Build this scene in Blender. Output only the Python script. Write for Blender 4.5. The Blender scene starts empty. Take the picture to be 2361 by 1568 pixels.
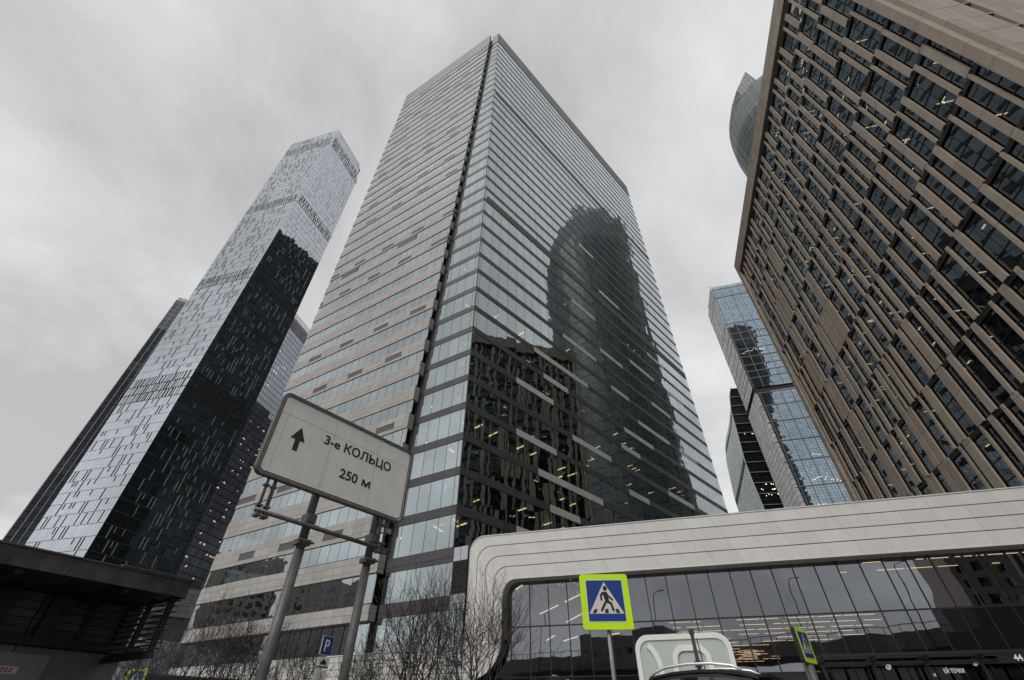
import bpy, bmesh, math, random
from mathutils import Vector, Matrix

R_ = math.radians
random.seed(11)
sc = bpy.context.scene
col = sc.collection

# ------------------------------------------------------------------ camera
H = 1.2                      # eye height (the ground lies at GZ)
GZ = 0.3
PIT, ROL = R_(41.2626), R_(0.4595)
FPX = 1026.356 / 2361.0      # focal length in picture widths
cam_d = bpy.data.cameras.new('camera')
cam_d.sensor_width = 36.0
cam_d.lens = 36.0 * FPX
cam_d.clip_start = 0.05
cam_d.clip_end = 6000
cam = bpy.data.objects.new('camera', cam_d)
col.objects.link(cam)
_r = Vector((1, 0, 0)); _f = Vector((0, math.cos(PIT), math.sin(PIT))); _u = Vector((0, -math.sin(PIT), math.cos(PIT)))
CR = _r * math.cos(ROL) + _u * math.sin(ROL)
CU = _u * math.cos(ROL) - _r * math.sin(ROL)
CF = _f
CP = Vector((0, 0, H))
m = Matrix.Identity(4)
for i in range(3):
    m[i][0] = CR[i]; m[i][1] = CU[i]; m[i][2] = -CF[i]; m[i][3] = CP[i]
cam.matrix_world = m
sc.camera = cam

# ------------------------------------------------------------------ sky and sun
SUN_AZ, SUN_EL = 216.0, 48.0          # compass degrees clockwise from +Y
world = bpy.data.worlds.new('World')
sc.world = world
world.use_nodes = True
nt = world.node_tree; nt.nodes.clear()
N = nt.nodes.new; Lk = nt.links.new
out = N('ShaderNodeOutputWorld'); bg1 = N('ShaderNodeBackground'); bg2 = N('ShaderNodeBackground'); add = N('ShaderNodeAddShader')
sky = N('ShaderNodeTexSky'); sky.sky_type = 'NISHITA'; sky.sun_disc = False
sky.sun_elevation = R_(SUN_EL); sky.sun_rotation = R_(SUN_AZ)
sky.dust_density = 4.0; sky.air_density = 1.0
# under a closed cloud deck little of the blue sky comes through
hsv = N('ShaderNodeHueSaturation'); hsv.inputs['Saturation'].default_value = 0.25; hsv.inputs['Value'].default_value = 0.12
Lk(sky.outputs['Color'], hsv.inputs['Color']); Lk(hsv.outputs['Color'], bg1.inputs['Color'])
bg1.inputs['Strength'].default_value = 0.10
tc = N('ShaderNodeTexCoord')
sep = N('ShaderNodeSeparateXYZ'); Lk(tc.outputs['Generated'], sep.inputs[0])
# project the view direction on a flat cloud deck, softened near the horizon
zz = N('ShaderNodeMath'); zz.operation = 'MAXIMUM'; Lk(sep.outputs['Z'], zz.inputs[0]); zz.inputs[1].default_value = 0.0
za = N('ShaderNodeMath'); za.operation = 'ADD'; Lk(zz.outputs[0], za.inputs[0]); za.inputs[1].default_value = 0.35
dx = N('ShaderNodeMath'); dx.operation = 'DIVIDE'; Lk(sep.outputs['X'], dx.inputs[0]); Lk(za.outputs[0], dx.inputs[1])
dy = N('ShaderNodeMath'); dy.operation = 'DIVIDE'; Lk(sep.outputs['Y'], dy.inputs[0]); Lk(za.outputs[0], dy.inputs[1])
cmb = N('ShaderNodeCombineXYZ'); Lk(dx.outputs[0], cmb.inputs[0]); Lk(dy.outputs[0], cmb.inputs[1])
n1 = N('ShaderNodeTexNoise'); n1.inputs['Scale'].default_value = 1.5; n1.inputs['Detail'].default_value = 6.0
n1.inputs['Roughness'].default_value = 0.55; n1.inputs['Distortion'].default_value = 0.35
cof = N('ShaderNodeVectorMath'); cof.operation = 'ADD'; cof.inputs[1].default_value = (1.0, 2.9, 0.0)   # which clouds pass over
Lk(cmb.outputs[0], cof.inputs[0]); Lk(cof.outputs[0], n1.inputs['Vector'])
ramp = N('ShaderNodeValToRGB')
ramp.color_ramp.elements[0].position = 0.38; ramp.color_ramp.elements[0].color = (0.495, 0.493, 0.500, 1)
ramp.color_ramp.elements[1].position = 0.62; ramp.color_ramp.elements[1].color = (0.815, 0.816, 0.828, 1)
Lk(n1.outputs['Fac'], ramp.inputs[0])
# the deck is brighter over the far open ground ahead than overhead
hz = N('ShaderNodeMapRange'); hz.inputs['From Min'].default_value = 0.0; hz.inputs['From Max'].default_value = 0.75
hz.inputs['To Min'].default_value = 1.10; hz.inputs['To Max'].default_value = 0.96
Lk(zz.outputs[0], hz.inputs['Value'])
vm = N('ShaderNodeVectorMath'); vm.operation = 'SCALE'; Lk(ramp.outputs['Color'], vm.inputs[0]); Lk(hz.outputs[0], vm.inputs['Scale'])
Lk(vm.outputs[0], bg2.inputs['Color']); bg2.inputs['Strength'].default_value = 0.87
Lk(bg1.outputs[0], add.inputs[0]); Lk(bg2.outputs[0], add.inputs[1]); Lk(add.outputs[0], out.inputs['Surface'])

sun_d = bpy.data.lights.new('sun', 'SUN'); sun_d.energy = 1.5; sun_d.angle = R_(30); sun_d.color = (1.0, 0.97, 0.93)
sun = bpy.data.objects.new('sun', sun_d); col.objects.link(sun)
sd = Vector((math.sin(R_(SUN_AZ)) * math.cos(R_(SUN_EL)), math.cos(R_(SUN_AZ)) * math.cos(R_(SUN_EL)), math.sin(R_(SUN_EL))))
sun.rotation_euler = (-sd).to_track_quat('-Z', 'Y').to_euler()
sun.location = (0, 0, 400)

sc.view_settings.view_transform = 'Standard'
sc.view_settings.look = 'None'
sc.view_settings.exposure = 0.16
sc.view_settings.gamma = 1.0
sc.view_settings.use_curve_mapping = False
try:
    sc.cycles.max_bounces = 8; sc.cycles.transparent_max_bounces = 12
    sc.cycles.diffuse_bounces = 3; sc.cycles.glossy_bounces = 5
    sc.cycles.sample_clamp_indirect = 4.0
    sc.cycles.caustics_reflective = False; sc.cycles.caustics_refractive = False
except Exception:
    pass

# ------------------------------------------------------------------ materials
def new_mat(name):
    mt = bpy.data.materials.new(name); mt.use_nodes = True
    mt.node_tree.nodes.clear()
    return mt, mt.node_tree.nodes.new, mt.node_tree.links.new

def rand_node(Nn, Lk):
    """one random number per piece, both for pieces on their own and for islands of a joined mesh"""
    oi = Nn('ShaderNodeObjectInfo'); ge = Nn('ShaderNodeNewGeometry')
    a = Nn('ShaderNodeMath'); a.operation = 'ADD'; Lk(oi.outputs['Random'], a.inputs[0]); Lk(ge.outputs['Random Per Island'], a.inputs[1])
    w = Nn('ShaderNodeTexWhiteNoise'); w.noise_dimensions = '1D'
    s = Nn('ShaderNodeMath'); s.operation = 'MULTIPLY'; Lk(a.outputs[0], s.inputs[0]); s.inputs[1].default_value = 91.7
    Lk(s.outputs[0], w.inputs['W'])
    return w, ge

def pm(name, c, rough=0.7, metal=0.0, var=0.12, isl=0.08, scale=1.5, bump=0.0, streak=0.0, spec=0.4, bscale=40.0, coat=0.0):
    mt, Nn, Lk = new_mat(name)
    o = Nn('ShaderNodeOutputMaterial'); b = Nn('ShaderNodeBsdfPrincipled'); Lk(b.outputs[0], o.inputs['Surface'])
    b.inputs['Roughness'].default_value = rough; b.inputs['Metallic'].default_value = metal
    b.inputs['Specular IOR Level'].default_value = spec
    b.inputs['Coat Weight'].default_value = coat
    w, ge = rand_node(Nn, Lk)
    nz = Nn('ShaderNodeTexNoise'); nz.inputs['Scale'].default_value = scale; nz.inputs['Detail'].default_value = 5
    Lk(ge.outputs['Position'], nz.inputs['Vector'])
    m1 = Nn('ShaderNodeMapRange'); m1.inputs['From Min'].default_value = 0.25; m1.inputs['From Max'].default_value = 0.75
    m1.inputs['To Min'].default_value = 1 - var; m1.inputs['To Max'].default_value = 1 + var
    Lk(nz.outputs['Fac'], m1.inputs['Value'])
    m2 = Nn('ShaderNodeMapRange'); m2.inputs['To Min'].default_value = 1 - isl; m2.inputs['To Max'].default_value = 1 + isl
    Lk(w.outputs['Value'], m2.inputs['Value'])
    mu = Nn('ShaderNodeMath'); mu.operation = 'MULTIPLY'; Lk(m1.outputs[0], mu.inputs[0]); Lk(m2.outputs[0], mu.inputs[1])
    last = mu
    if streak > 0:          # rain streaks running down
        mp = Nn('ShaderNodeVectorMath'); mp.operation = 'MULTIPLY'; mp.inputs[1].default_value = (4.0, 4.0, 0.12)
        Lk(ge.outputs['Position'], mp.inputs[0])
        n2 = Nn('ShaderNodeTexNoise'); n2.inputs['Scale'].default_value = 1.6; n2.inputs['Detail'].default_value = 4
        Lk(mp.outputs[0], n2.inputs['Vector'])
        m3 = Nn('ShaderNodeMapRange'); m3.inputs['From Min'].default_value = 0.3; m3.inputs['From Max'].default_value = 0.65
        m3.inputs['To Min'].default_value = 1 - streak; m3.inputs['To Max'].default_value = 1.0
        Lk(n2.outputs['Fac'], m3.inputs['Value'])
        mu2 = Nn('ShaderNodeMath'); mu2.operation = 'MULTIPLY'; Lk(last.outputs[0], mu2.inputs[0]); Lk(m3.outputs[0], mu2.inputs[1])
        last = mu2
    v = Nn('ShaderNodeVectorMath'); v.operation = 'SCALE'; v.inputs[0].default_value = c[:3]; Lk(last.outputs[0], v.inputs['Scale'])
    Lk(v.outputs[0], b.inputs['Base Color'])
    if bump > 0:
        n3 = Nn('ShaderNodeTexNoise'); n3.inputs['Scale'].default_value = bscale; n3.inputs['Detail'].default_value = 3
        Lk(ge.outputs['Position'], n3.inputs['Vector'])
        bp = Nn('ShaderNodeBump'); bp.inputs['Strength'].default_value = bump; bp.inputs['Distance'].default_value = 0.02
        Lk(n3.outputs['Fac'], bp.inputs['Height']); Lk(bp.outputs[0], b.inputs['Normal'])
    return mt

def glass(name, tint=(0.72, 0.80, 0.83), fac=0.55, body=(0.02, 0.024, 0.026), see=0.0, wob=0.006, wave=0.010, wscale=0.6, rough=0.01, isl=0.10, trans=(0.5, 0.56, 0.56)):
    """coated window glass: a mirror whose share rises towards grazing angles, over a dark or a see-through body;
    every pane sits a little out of plane and is slightly wavy"""
    mt, Nn, Lk = new_mat(name)
    o = Nn('ShaderNodeOutputMaterial'); mix = Nn('ShaderNodeMixShader'); gl = Nn('ShaderNodeBsdfGlossy')
    gl.inputs['Roughness'].default_value = rough
    w, ge = rand_node(Nn, Lk)
    # pane tint varies
    m2 = Nn('ShaderNodeMapRange'); m2.inputs['To Min'].default_value = 1 - isl; m2.inputs['To Max'].default_value = 1.0
    Lk(w.outputs['Value'], m2.inputs['Value'])
    v = Nn('ShaderNodeVectorMath'); v.operation = 'SCALE'; v.inputs[0].default_value = tint; Lk(m2.outputs[0], v.inputs['Scale'])
    Lk(v.outputs[0], gl.inputs['Color'])
    # normal
    c1 = Nn('ShaderNodeVectorMath'); c1.operation = 'SUBTRACT'; Lk(w.outputs['Color'], c1.inputs[0]); c1.inputs[1].default_value = (0.5, 0.5, 0.5)
    c2 = Nn('ShaderNodeVectorMath'); c2.operation = 'SCALE'; Lk(c1.outputs[0], c2.inputs[0]); c2.inputs['Scale'].default_value = wob * 2
    nz = Nn('ShaderNodeTexNoise'); nz.inputs['Scale'].default_value = wscale; nz.inputs['Detail'].default_value = 1.5
    Lk(ge.outputs['Position'], nz.inputs['Vector'])
    d1 = Nn('ShaderNodeVectorMath'); d1.operation = 'SUBTRACT'; Lk(nz.outputs['Color'], d1.inputs[0]); d1.inputs[1].default_value = (0.5, 0.5, 0.5)
    d2 = Nn('ShaderNodeVectorMath'); d2.operation = 'SCALE'; Lk(d1.outputs[0], d2.inputs[0]); d2.inputs['Scale'].default_value = wave * 2
    a1 = Nn('ShaderNodeVectorMath'); a1.operation = 'ADD'; Lk(c2.outputs[0], a1.inputs[0]); Lk(d2.outputs[0], a1.inputs[1])
    a2 = Nn('ShaderNodeVectorMath'); a2.operation = 'ADD'; Lk(a1.outputs[0], a2.inputs[0]); Lk(ge.outputs['Normal'], a2.inputs[1])
    nn = Nn('ShaderNodeVectorMath'); nn.operation = 'NORMALIZE'; Lk(a2.outputs[0], nn.inputs[0])
    Lk(nn.outputs[0], gl.inputs['Normal'])
    lw = Nn('ShaderNodeLayerWeight'); lw.inputs['Blend'].default_value = 0.5
    pw = Nn('ShaderNodeMath'); pw.operation = 'POWER'; Lk(lw.outputs['Facing'], pw.inputs[0]); pw.inputs[1].default_value = 3.0
    fr = Nn('ShaderNodeMapRange'); fr.inputs['To Min'].default_value = fac; fr.inputs['To Max'].default_value = 0.97
    Lk(pw.outputs[0], fr.inputs['Value']); Lk(fr.outputs[0], mix.inputs['Fac'])
    df = Nn('ShaderNodeBsdfDiffuse'); df.inputs['Color'].default_value = (*body, 1)
    if see > 0:
        tr = Nn('ShaderNodeBsdfTransparent'); tr.inputs['Color'].default_value = (*trans, 1)
        mx = Nn('ShaderNodeMixShader'); mx.inputs['Fac'].default_value = see
        Lk(df.outputs[0], mx.inputs[1]); Lk(tr.outputs[0], mx.inputs[2]); Lk(mx.outputs[0], mix.inputs[1])
    else:
        Lk(df.outputs[0], mix.inputs[1])
    Lk(gl.outputs[0], mix.inputs[2]); Lk(mix.outputs[0], o.inputs['Surface'])
    return mt

def emit(name, c, s):
    mt, Nn, Lk = new_mat(name)
    o = Nn('ShaderNodeOutputMaterial'); e = Nn('ShaderNodeEmission'); e.inputs['Color'].default_value = (*c, 1); e.inputs['Strength'].default_value = s
    Lk(e.outputs[0], o.inputs['Surface']); return mt

M = {}
M['asphalt'] = pm('asphalt', (0.05, 0.05, 0.052), 0.9, var=0.25, scale=4, bump=0.4)
M['paving'] = pm('paving', (0.22, 0.21, 0.2), 0.85, var=0.2, bump=0.2)
M['kerb'] = pm('kerb', (0.33, 0.32, 0.31), 0.85)
M['road_paint'] = pm('road_paint', (0.7, 0.7, 0.68), 0.7, var=0.2)
M['stone'] = pm('beige_stone', (0.360, 0.342, 0.318), 0.62, var=0.10, isl=0.10, scale=2.5, streak=0.10, bump=0.05, bscale=8)
M['t_glass'] = glass('tower_glass', (0.76, 0.845, 0.87), 0.52, (0.012, 0.014, 0.015), see=0.85, wob=0.006, wave=0.010, wscale=0.8)
M['t_glass_r'] = glass('tower_glass_right', (0.83, 0.92, 0.935), 0.37, (0.012, 0.014, 0.015), see=0.85, wob=0.005, wave=0.006, wscale=0.8)
M['spandrel'] = pm('dark_grey_metal', (0.060, 0.058, 0.060), 0.5, metal=0.0, var=0.08, isl=0.12)
M['grille'] = pm('dark_grille', (0.085, 0.082, 0.084), 0.6, var=0.1, isl=0.1)
M['parapet'] = pm('grey_parapet_metal', (0.17, 0.17, 0.178), 0.55, var=0.06, isl=0.10, streak=0.12)
M['white_panel'] = pm('pale_metal', (0.55, 0.55, 0.54), 0.55, var=0.06, isl=0.05, streak=0.1)
M['pale_panel'] = pm('pale_lilac_panel', (0.42, 0.43, 0.47), 0.45, var=0.04)
M['mullion'] = pm('black_metal', (0.016, 0.017, 0.018), 0.45, var=0.1, isl=0.0)
M['dark_in'] = pm('dark_interior', (0.045, 0.044, 0.043), 0.9, var=0.3, scale=0.4, isl=0.3)
M['lamp'] = emit('warm_lamp', (1.0, 0.70, 0.28), 7.0)
M['lamp_w'] = emit('white_lamp', (1.0, 0.84, 0.55), 2.2)
M['lamp_b'] = emit('office_lamp', (1.0, 0.78, 0.44), 4.5)
M['lamp_p'] = emit('hall_lamp', (1.0, 0.72, 0.40), 3.4)
M['letter_w'] = emit('lit_letter', (0.9, 0.92, 0.86), 0.5)
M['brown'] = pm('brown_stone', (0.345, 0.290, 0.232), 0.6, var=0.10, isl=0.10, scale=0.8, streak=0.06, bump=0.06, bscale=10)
M['brown_side'] = pm('brown_stone_side', (0.285, 0.250, 0.212), 0.6, var=0.08, isl=0.10, scale=0.8, streak=0.06)  # same brown stone; the side face's different light is put into this tone
M['b_glass'] = glass('bronze_building_glass', (0.66, 0.74, 0.82), 0.20, (0.010, 0.011, 0.012), see=0.75, wob=0.006, wave=0.008, wscale=0.35)
M['l_glass'] = glass('slender_tower_glass', (0.76, 0.82, 0.86), 0.70, (0.010, 0.011, 0.011), wob=0.0035, wave=0.007, wscale=0.35, isl=0.10)
M['l_slot'] = pm('dark_fin', (0.30, 0.30, 0.302), 0.4, var=0.1, isl=0.35)
M['l_line'] = pm('floor_line', (0.055, 0.055, 0.058), 0.5, isl=0.1)
M['l_band'] = pm('louvre_grey', (0.36, 0.365, 0.37), 0.6, isl=0.25)
M['d_glass'] = glass('dark_tower_glass', (0.32, 0.35, 0.42), 0.10, (0.012, 0.014, 0.016), wob=0.004, wave=0.006, wscale=0.3, isl=0.4)
M['d2_glass'] = glass('dark_tower_pale_reflection', (0.40, 0.43, 0.47), 0.28, (0.012, 0.014, 0.016), wob=0.004, wave=0.006, wscale=0.3, isl=0.2)  # same dark glass, the top's lighter reflection put into tint and mirror share
M['c_glass'] = glass('blue_tower_glass', (0.56, 0.70, 0.80), 0.58, (0.010, 0.014, 0.017), wob=0.005, wave=0.012, wscale=0.3, isl=0.25)
M['c_side'] = pm('grey_cladding', (0.42, 0.42, 0.435), 0.5, isl=0.22, var=0.1)
M['c_grid'] = pm('bronze_grid', (0.13, 0.12, 0.115), 0.5, isl=0.1)
M['e_glass'] = glass('pale_tower_glass', (0.60, 0.66, 0.74), 0.50, (0.010, 0.014, 0.017), wob=0.004, wave=0.006, wscale=0.3, isl=0.15)
M['sail_panel'] = pm('sail_cladding', (0.062, 0.080, 0.084), 0.4, isl=0.18, spec=0.3)
M['sail_glass'] = glass('sail_tower_glass', (0.36, 0.44, 0.46), 0.22, (0.022, 0.028, 0.028), wob=0.008, wave=0.01, wscale=0.2, isl=0.25, rough=0.32)
M['sail_top'] = pm('sail_top_metal', (0.11, 0.115, 0.125), 0.4, metal=0.3, isl=0.25)
M['sail_grid'] = pm('sail_grid', (0.15, 0.15, 0.15), 0.5)
M['mint'] = pm('pale_green_cladding', (0.36, 0.41, 0.385), 0.5, isl=0.05, var=0.06)
M['white_edge'] = pm('white_slab_edge', (0.34, 0.35, 0.34), 0.5)
M['frame_white'] = pm('white_composite', (0.63, 0.62, 0.595), 0.5, var=0.05, isl=0.035, scale=0.8, streak=0.05)
M['p_glass'] = glass('pavilion_glass', (0.60, 0.63, 0.675), 0.30, (0.012, 0.012, 0.013), see=0.92, wob=0.004, wave=0.006, wscale=0.5, trans=(0.62, 0.62, 0.62), isl=0.06)
M['black_glass'] = glass('black_spandrel_glass', (0.5, 0.52, 0.55), 0.05, (0.010, 0.010, 0.011), wob=0.003, wave=0.004)
M['black'] = pm('black_paint', (0.012, 0.012, 0.013), 0.5, isl=0.15)
M['plaster'] = pm('ceiling_plaster', (0.3, 0.28, 0.25), 0.9)
M['sign_face'] = pm('dirty_sign_film', (0.80, 0.785, 0.735), 0.55, var=0.07, scale=3, streak=0.08)
M['sign_black'] = pm('sign_black', (0.014, 0.014, 0.015), 0.5, isl=0.0)
M['sign_seam'] = pm('sign_seam', (0.36, 0.34, 0.31), 0.6)
M['galv'] = pm('galvanised_steel', (0.125, 0.123, 0.12), 0.5, metal=0.3, var=0.22, scale=9, streak=0.15)
M['galv_dark'] = pm('dark_steel', (0.10, 0.10, 0.098), 0.5, metal=0.35, var=0.25, scale=9)
M['neon'] = pm('fluorescent_yellow', (0.55, 0.86, 0.005), 0.5, var=0.05, scale=6, isl=0.0)
M['sign_blue'] = pm('sign_blue', (0.010, 0.045, 0.22), 0.4, var=0.05, isl=0.0)
M['sign_white'] = pm('sign_white', (0.62, 0.60, 0.55), 0.45, var=0.04, isl=0.0)
M['plate_white'] = pm('plate_white', (0.66, 0.66, 0.65), 0.5, isl=0.0)
M['totem_glass'] = pm('totem_frosted_glass', (0.47, 0.53, 0.495), 0.25, var=0.03, coat=0.3)
M['totem_white'] = pm('totem_white', (0.76, 0.76, 0.73), 0.4, var=0.03, isl=0.0)
M['car_paint'] = pm('car_black_paint', (0.014, 0.014, 0.015), 0.5, var=0.05, spec=0.18, coat=0.03, isl=0.0)
M['car_glass'] = glass('car_glass', (0.7, 0.75, 0.8), 0.16, (0.008, 0.008, 0.009), wob=0, wave=0.004)
M['chrome'] = pm('satin_rail', (0.80, 0.80, 0.81), 0.35, metal=0.5, isl=0.0)
M['rubber'] = pm('rubber', (0.015, 0.015, 0.015), 0.9)
M['kiosk_dark'] = pm('kiosk_dark_paint', (0.028, 0.027, 0.027), 0.65, var=0.3, scale=2)
M['kiosk_fascia'] = pm('kiosk_weathered_metal', (0.070, 0.066, 0.064), 0.7, var=0.45, scale=3, streak=0.3)
M['kiosk_wall'] = pm('kiosk_wall', (0.10, 0.097, 0.097), 0.7, var=0.2, isl=0.15)
M['kiosk_door'] = pm('kiosk_door', (0.30, 0.29, 0.30), 0.6, var=0.1)
M['kiosk_low'] = pm('kiosk_lower_wall', (0.20, 0.19, 0.195), 0.7, var=0.15)
M['red_print'] = pm('red_print', (0.38, 0.10, 0.08), 0.6)
M['bark'] = pm('bark', (0.046, 0.040, 0.036), 0.9, var=0.3, scale=12)
M['grey_hall'] = pm('grey_hall_panel', (0.20, 0.20, 0.215), 0.6, isl=0.1)
M['grey_hall_d'] = pm('grey_hall_dark_panel', (0.10, 0.10, 0.10), 0.6, isl=0.1)
M['siding'] = pm('pale_blue_siding', (0.45, 0.51, 0.57), 0.5, isl=0.08, streak=0.15)
M['concrete'] = pm('concrete', (0.42, 0.39, 0.36), 0.85, var=0.2, streak=0.2)
M['far_wall'] = pm('far_block_wall', (0.34, 0.29, 0.26), 0.8)
M['far_glass'] = glass('far_glass', (0.45, 0.5, 0.55), 0.25, (0.01, 0.012, 0.013))
M['dk_glass'] = glass('dark_supertower_glass', (0.30, 0.33, 0.35), 0.10, (0.012, 0.015, 0.016), isl=0.5)

# ------------------------------------------------------------------ helpers
def pol(az, d):
    return Vector((d * math.sin(R_(az)), d * math.cos(R_(az)), 0.0))

def dirv(a):
    return Vector((math.sin(R_(a)), math.cos(R_(a)), 0.0))

class Frame:
    """a vertical facade: s runs along it, n out of it, z up"""
    def __init__(self, O, az, toward=None):
        self.O = Vector((O[0], O[1], 0)); self.u = dirv(az)
        n = Vector((self.u.y, -self.u.x, 0))
        ref = (CP - self.O) if toward is None else Vector(toward) - self.O
        if n.dot(Vector((ref.x, ref.y, 0))) < 0: n = -n
        self.n = n
    def pt(self, s, z, n=0.0):
        p = self.O + self.u * s + self.n * n
        return Vector((p.x, p.y, z))

def link(o):
    col.objects.link(o); return o

def thing(name, label, cat, loc, group=None):
    o = bpy.data.objects.new(name, None); link(o)
    o.empty_display_size = 0.5
    o.location = loc; o['label'] = label; o['category'] = cat
    if group: o['group'] = group
    return o

def tag(o, label=None, cat=None, group=None, kind=None):
    if label: o['label'] = label
    if cat: o['category'] = cat
    if group: o['group'] = group
    if kind: o['kind'] = kind
    return o

class MB:
    def __init__(self): self.v = []; self.f = []
    def box(self, F, s0, s1, z0, z1, n0, n1):
        b = len(self.v)
        for (s, z, n) in ((s0, z0, n0), (s1, z0, n0), (s1, z1, n0), (s0, z1, n0), (s0, z0, n1), (s1, z0, n1), (s1, z1, n1), (s0, z1, n1)):
            self.v.append(F.pt(s, z, n))
        self.f += [tuple(b + i for i in q) for q in ((0, 3, 2, 1), (4, 5, 6, 7), (0, 1, 5, 4), (2, 3, 7, 6), (1, 2, 6, 5), (3, 0, 4, 7))]
    def cells(self, lo, hi):
        b = len(self.v); self.v += [Vector(p) for p in lo] + [Vector(p) for p in hi]
        self.f += [tuple(b + i for i in q) for q in ((0, 3, 2, 1), (4, 5, 6, 7), (0, 1, 5, 4), (2, 3, 7, 6), (1, 2, 6, 5), (3, 0, 4, 7))]
    def prism(self, pts, d):
        """closed outline pts (Vectors) pushed along d"""
        b = len(self.v); k = len(pts)
        self.v += [Vector(p) for p in pts] + [Vector(p) + d for p in pts]
        self.f.append(tuple(b + i for i in reversed(range(k)))); self.f.append(tuple(b + k + i for i in range(k)))
        for i in range(k):
            j = (i + 1) % k; self.f.append((b + i, b + j, b + k + j, b + k + i))
    def tube(self, pts, rad, seg=10, cap=True):
        rings = []
        for i, p in enumerate(pts):
            p = Vector(p)
            t = (Vector(pts[min(i + 1, len(pts) - 1)]) - Vector(pts[max(i - 1, 0)])).normalized()
            a = t.cross(Vector((0, 0, 1)))
            if a.length < 1e-3: a = Vector((1, 0, 0))
            a.normalize(); c = t.cross(a).normalized()
            r = rad[i] if isinstance(rad, (list, tuple)) else rad
            b = len(self.v); rings.append(b)
            for k in range(seg):
                an = 2 * math.pi * k / seg
                self.v.append(p + a * math.cos(an) * r + c * math.sin(an) * r)
        for i in range(len(rings) - 1):
            for k in range(seg):
                q = (k + 1) % seg
                self.f.append((rings[i] + k, rings[i] + q, rings[i + 1] + q, rings[i + 1] + k))
        if cap:
            self.f.append(tuple(rings[0] + k for k in reversed(range(seg)))); self.f.append(tuple(rings[-1] + k for k in range(seg)))
    def build(self, name, mat, parent=None, kind=None, smooth=False):
        off = parent_loc(parent)
        me = bpy.data.meshes.new(name)
        me.from_pydata([p - off for p in self.v], [], self.f); me.update()
        bm = bmesh.new(); bm.from_mesh(me); bmesh.ops.recalc_face_normals(bm, faces=bm.faces); bm.to_mesh(me); bm.free()
        if smooth: me.shade_smooth()
        me.materials.append(mat)
        o = bpy.data.objects.new(name, me); link(o)
        if parent: o.parent = parent
        if kind: o['kind'] = kind
        return o

def parent_loc(p):
    v = Vector((0, 0, 0))
    while p is not None:
        v = v + p.location; p = p.parent
    return v

def scr(p):
    d = p - CP; z = d.dot(CF)
    if z < 0.2: return None
    return (0.5 + FPX * d.dot(CR) / z, 0.5 * 680 / 1024 - FPX * d.dot(CU) / z)

def area(quad):
    xs = []; ys = []
    for p in quad:
        q = scr(p)
        if q is None: return 0.0
        xs.append(q[0]); ys.append(q[1])
    A = 0
    for i in range(len(xs)):
        j = (i + 1) % len(xs); A += xs[i] * ys[j] - xs[j] * ys[i]
    A = abs(A) / 2
    x0 = max(min(xs), 0); x1 = min(max(xs), 1); y0 = max(min(ys), 0); y1 = min(max(ys), 0.664)
    if x1 <= x0 or y1 <= y0: return 0.0
    full = max((max(xs) - min(xs)) * (max(ys) - min(ys)), 1e-12)
    return A * (x1 - x0) * (y1 - y0) / full

_cube = {}
def cube(mat):
    if mat.name not in _cube:
        me = bpy.data.meshes.new('piece_' + mat.name)
        v = [(0, 0, 0), (1, 0, 0), (1, 1, 0), (0, 1, 0), (0, 0, 1), (1, 0, 1), (1, 1, 1), (0, 1, 1)]
        f = [(0, 3, 2, 1), (4, 5, 6, 7), (0, 1, 5, 4), (2, 3, 7, 6), (1, 2, 6, 5), (3, 0, 4, 7)]
        me.from_pydata(v, [], f); me.update(); me.materials.append(mat)
        _cube[mat.name] = me
    return _cube[mat.name]

def pieces(parent, name, boxes, mat, limit=300, label=None):
    """boxes: (Frame, s0, s1, z0, z1, n0, n1). The largest in the picture become parts of their own, the rest one joined part."""
    scored = sorted(boxes, key=lambda b: -area([b[0].pt(b[1], b[3], b[6]), b[0].pt(b[2], b[3], b[6]), b[0].pt(b[2], b[4], b[6]), b[0].pt(b[1], b[4], b[6])]))
    off = parent_loc(parent)
    me = cube(mat)
    for (F, s0, s1, z0, z1, n0, n1) in scored[:limit]:
        X = F.u * (s1 - s0); Y = F.n * (n1 - n0); o0 = F.pt(s0, z0, n0)
        if X.cross(Y).z < 0:
            o0 = o0 + X; X = -X
        o0 = o0 - off
        ob = bpy.data.objects.new(name, me)
        ob.parent = parent
        ob.matrix_basis = Matrix(((X.x, Y.x, 0, o0.x), (X.y, Y.y, 0, o0.y), (0, 0, z1 - z0, o0.z), (0, 0, 0, 1)))
        if label: ob['label'] = label
        link(ob)
    rest = scored[limit:]
    if rest:
        mb = MB()
        for b in rest: mb.box(*b)
        mb.build(name, mat, parent, kind='stuff')

def cellpieces(parent, name, cells, mat, limit=300):
    """cells: (four inner corners, four outer corners) of any shape"""
    scored = sorted(cells, key=lambda c: -area(c[1]))
    for lo, hi in scored[:limit]:
        mb = MB(); mb.cells(lo, hi); mb.build(name, mat, parent)
    if scored[limit:]:
        mb = MB()
        for lo, hi in scored[limit:]: mb.cells(lo, hi)
        mb.build(name, mat, parent, kind='stuff')

def rounded(F, s0, s1, z0, z1, r, n, seg=6):
    P = []
    for (cx, cz, a0) in ((s1 - r, z1 - r, 0), (s0 + r, z1 - r, 90), (s0 + r, z0 + r, 180), (s1 - r, z0 + r, 270)):
        for i in range(seg + 1):
            a = R_(a0 + 90 * i / seg); P.append(F.pt(cx + r * math.cos(a), cz + r * math.sin(a), n))
    return P

def ring(mb, outer, inner, d):
    b = len(mb.v); k = len(outer)
    mb.v += outer + inner + [p + d for p in outer] + [p + d for p in inner]
    for i in range(k):
        j = (i + 1) % k
        mb.f += [(b + i, b + j, b + k + j, b + k + i), (b + 2 * k + i, b + 3 * k + i, b + 3 * k + j, b + 2 * k + j),
                 (b + i, b + 2 * k + i, b + 2 * k + j, b + j), (b + k + i, b + k + j, b + 3 * k + j, b + 3 * k + i)]

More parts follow.
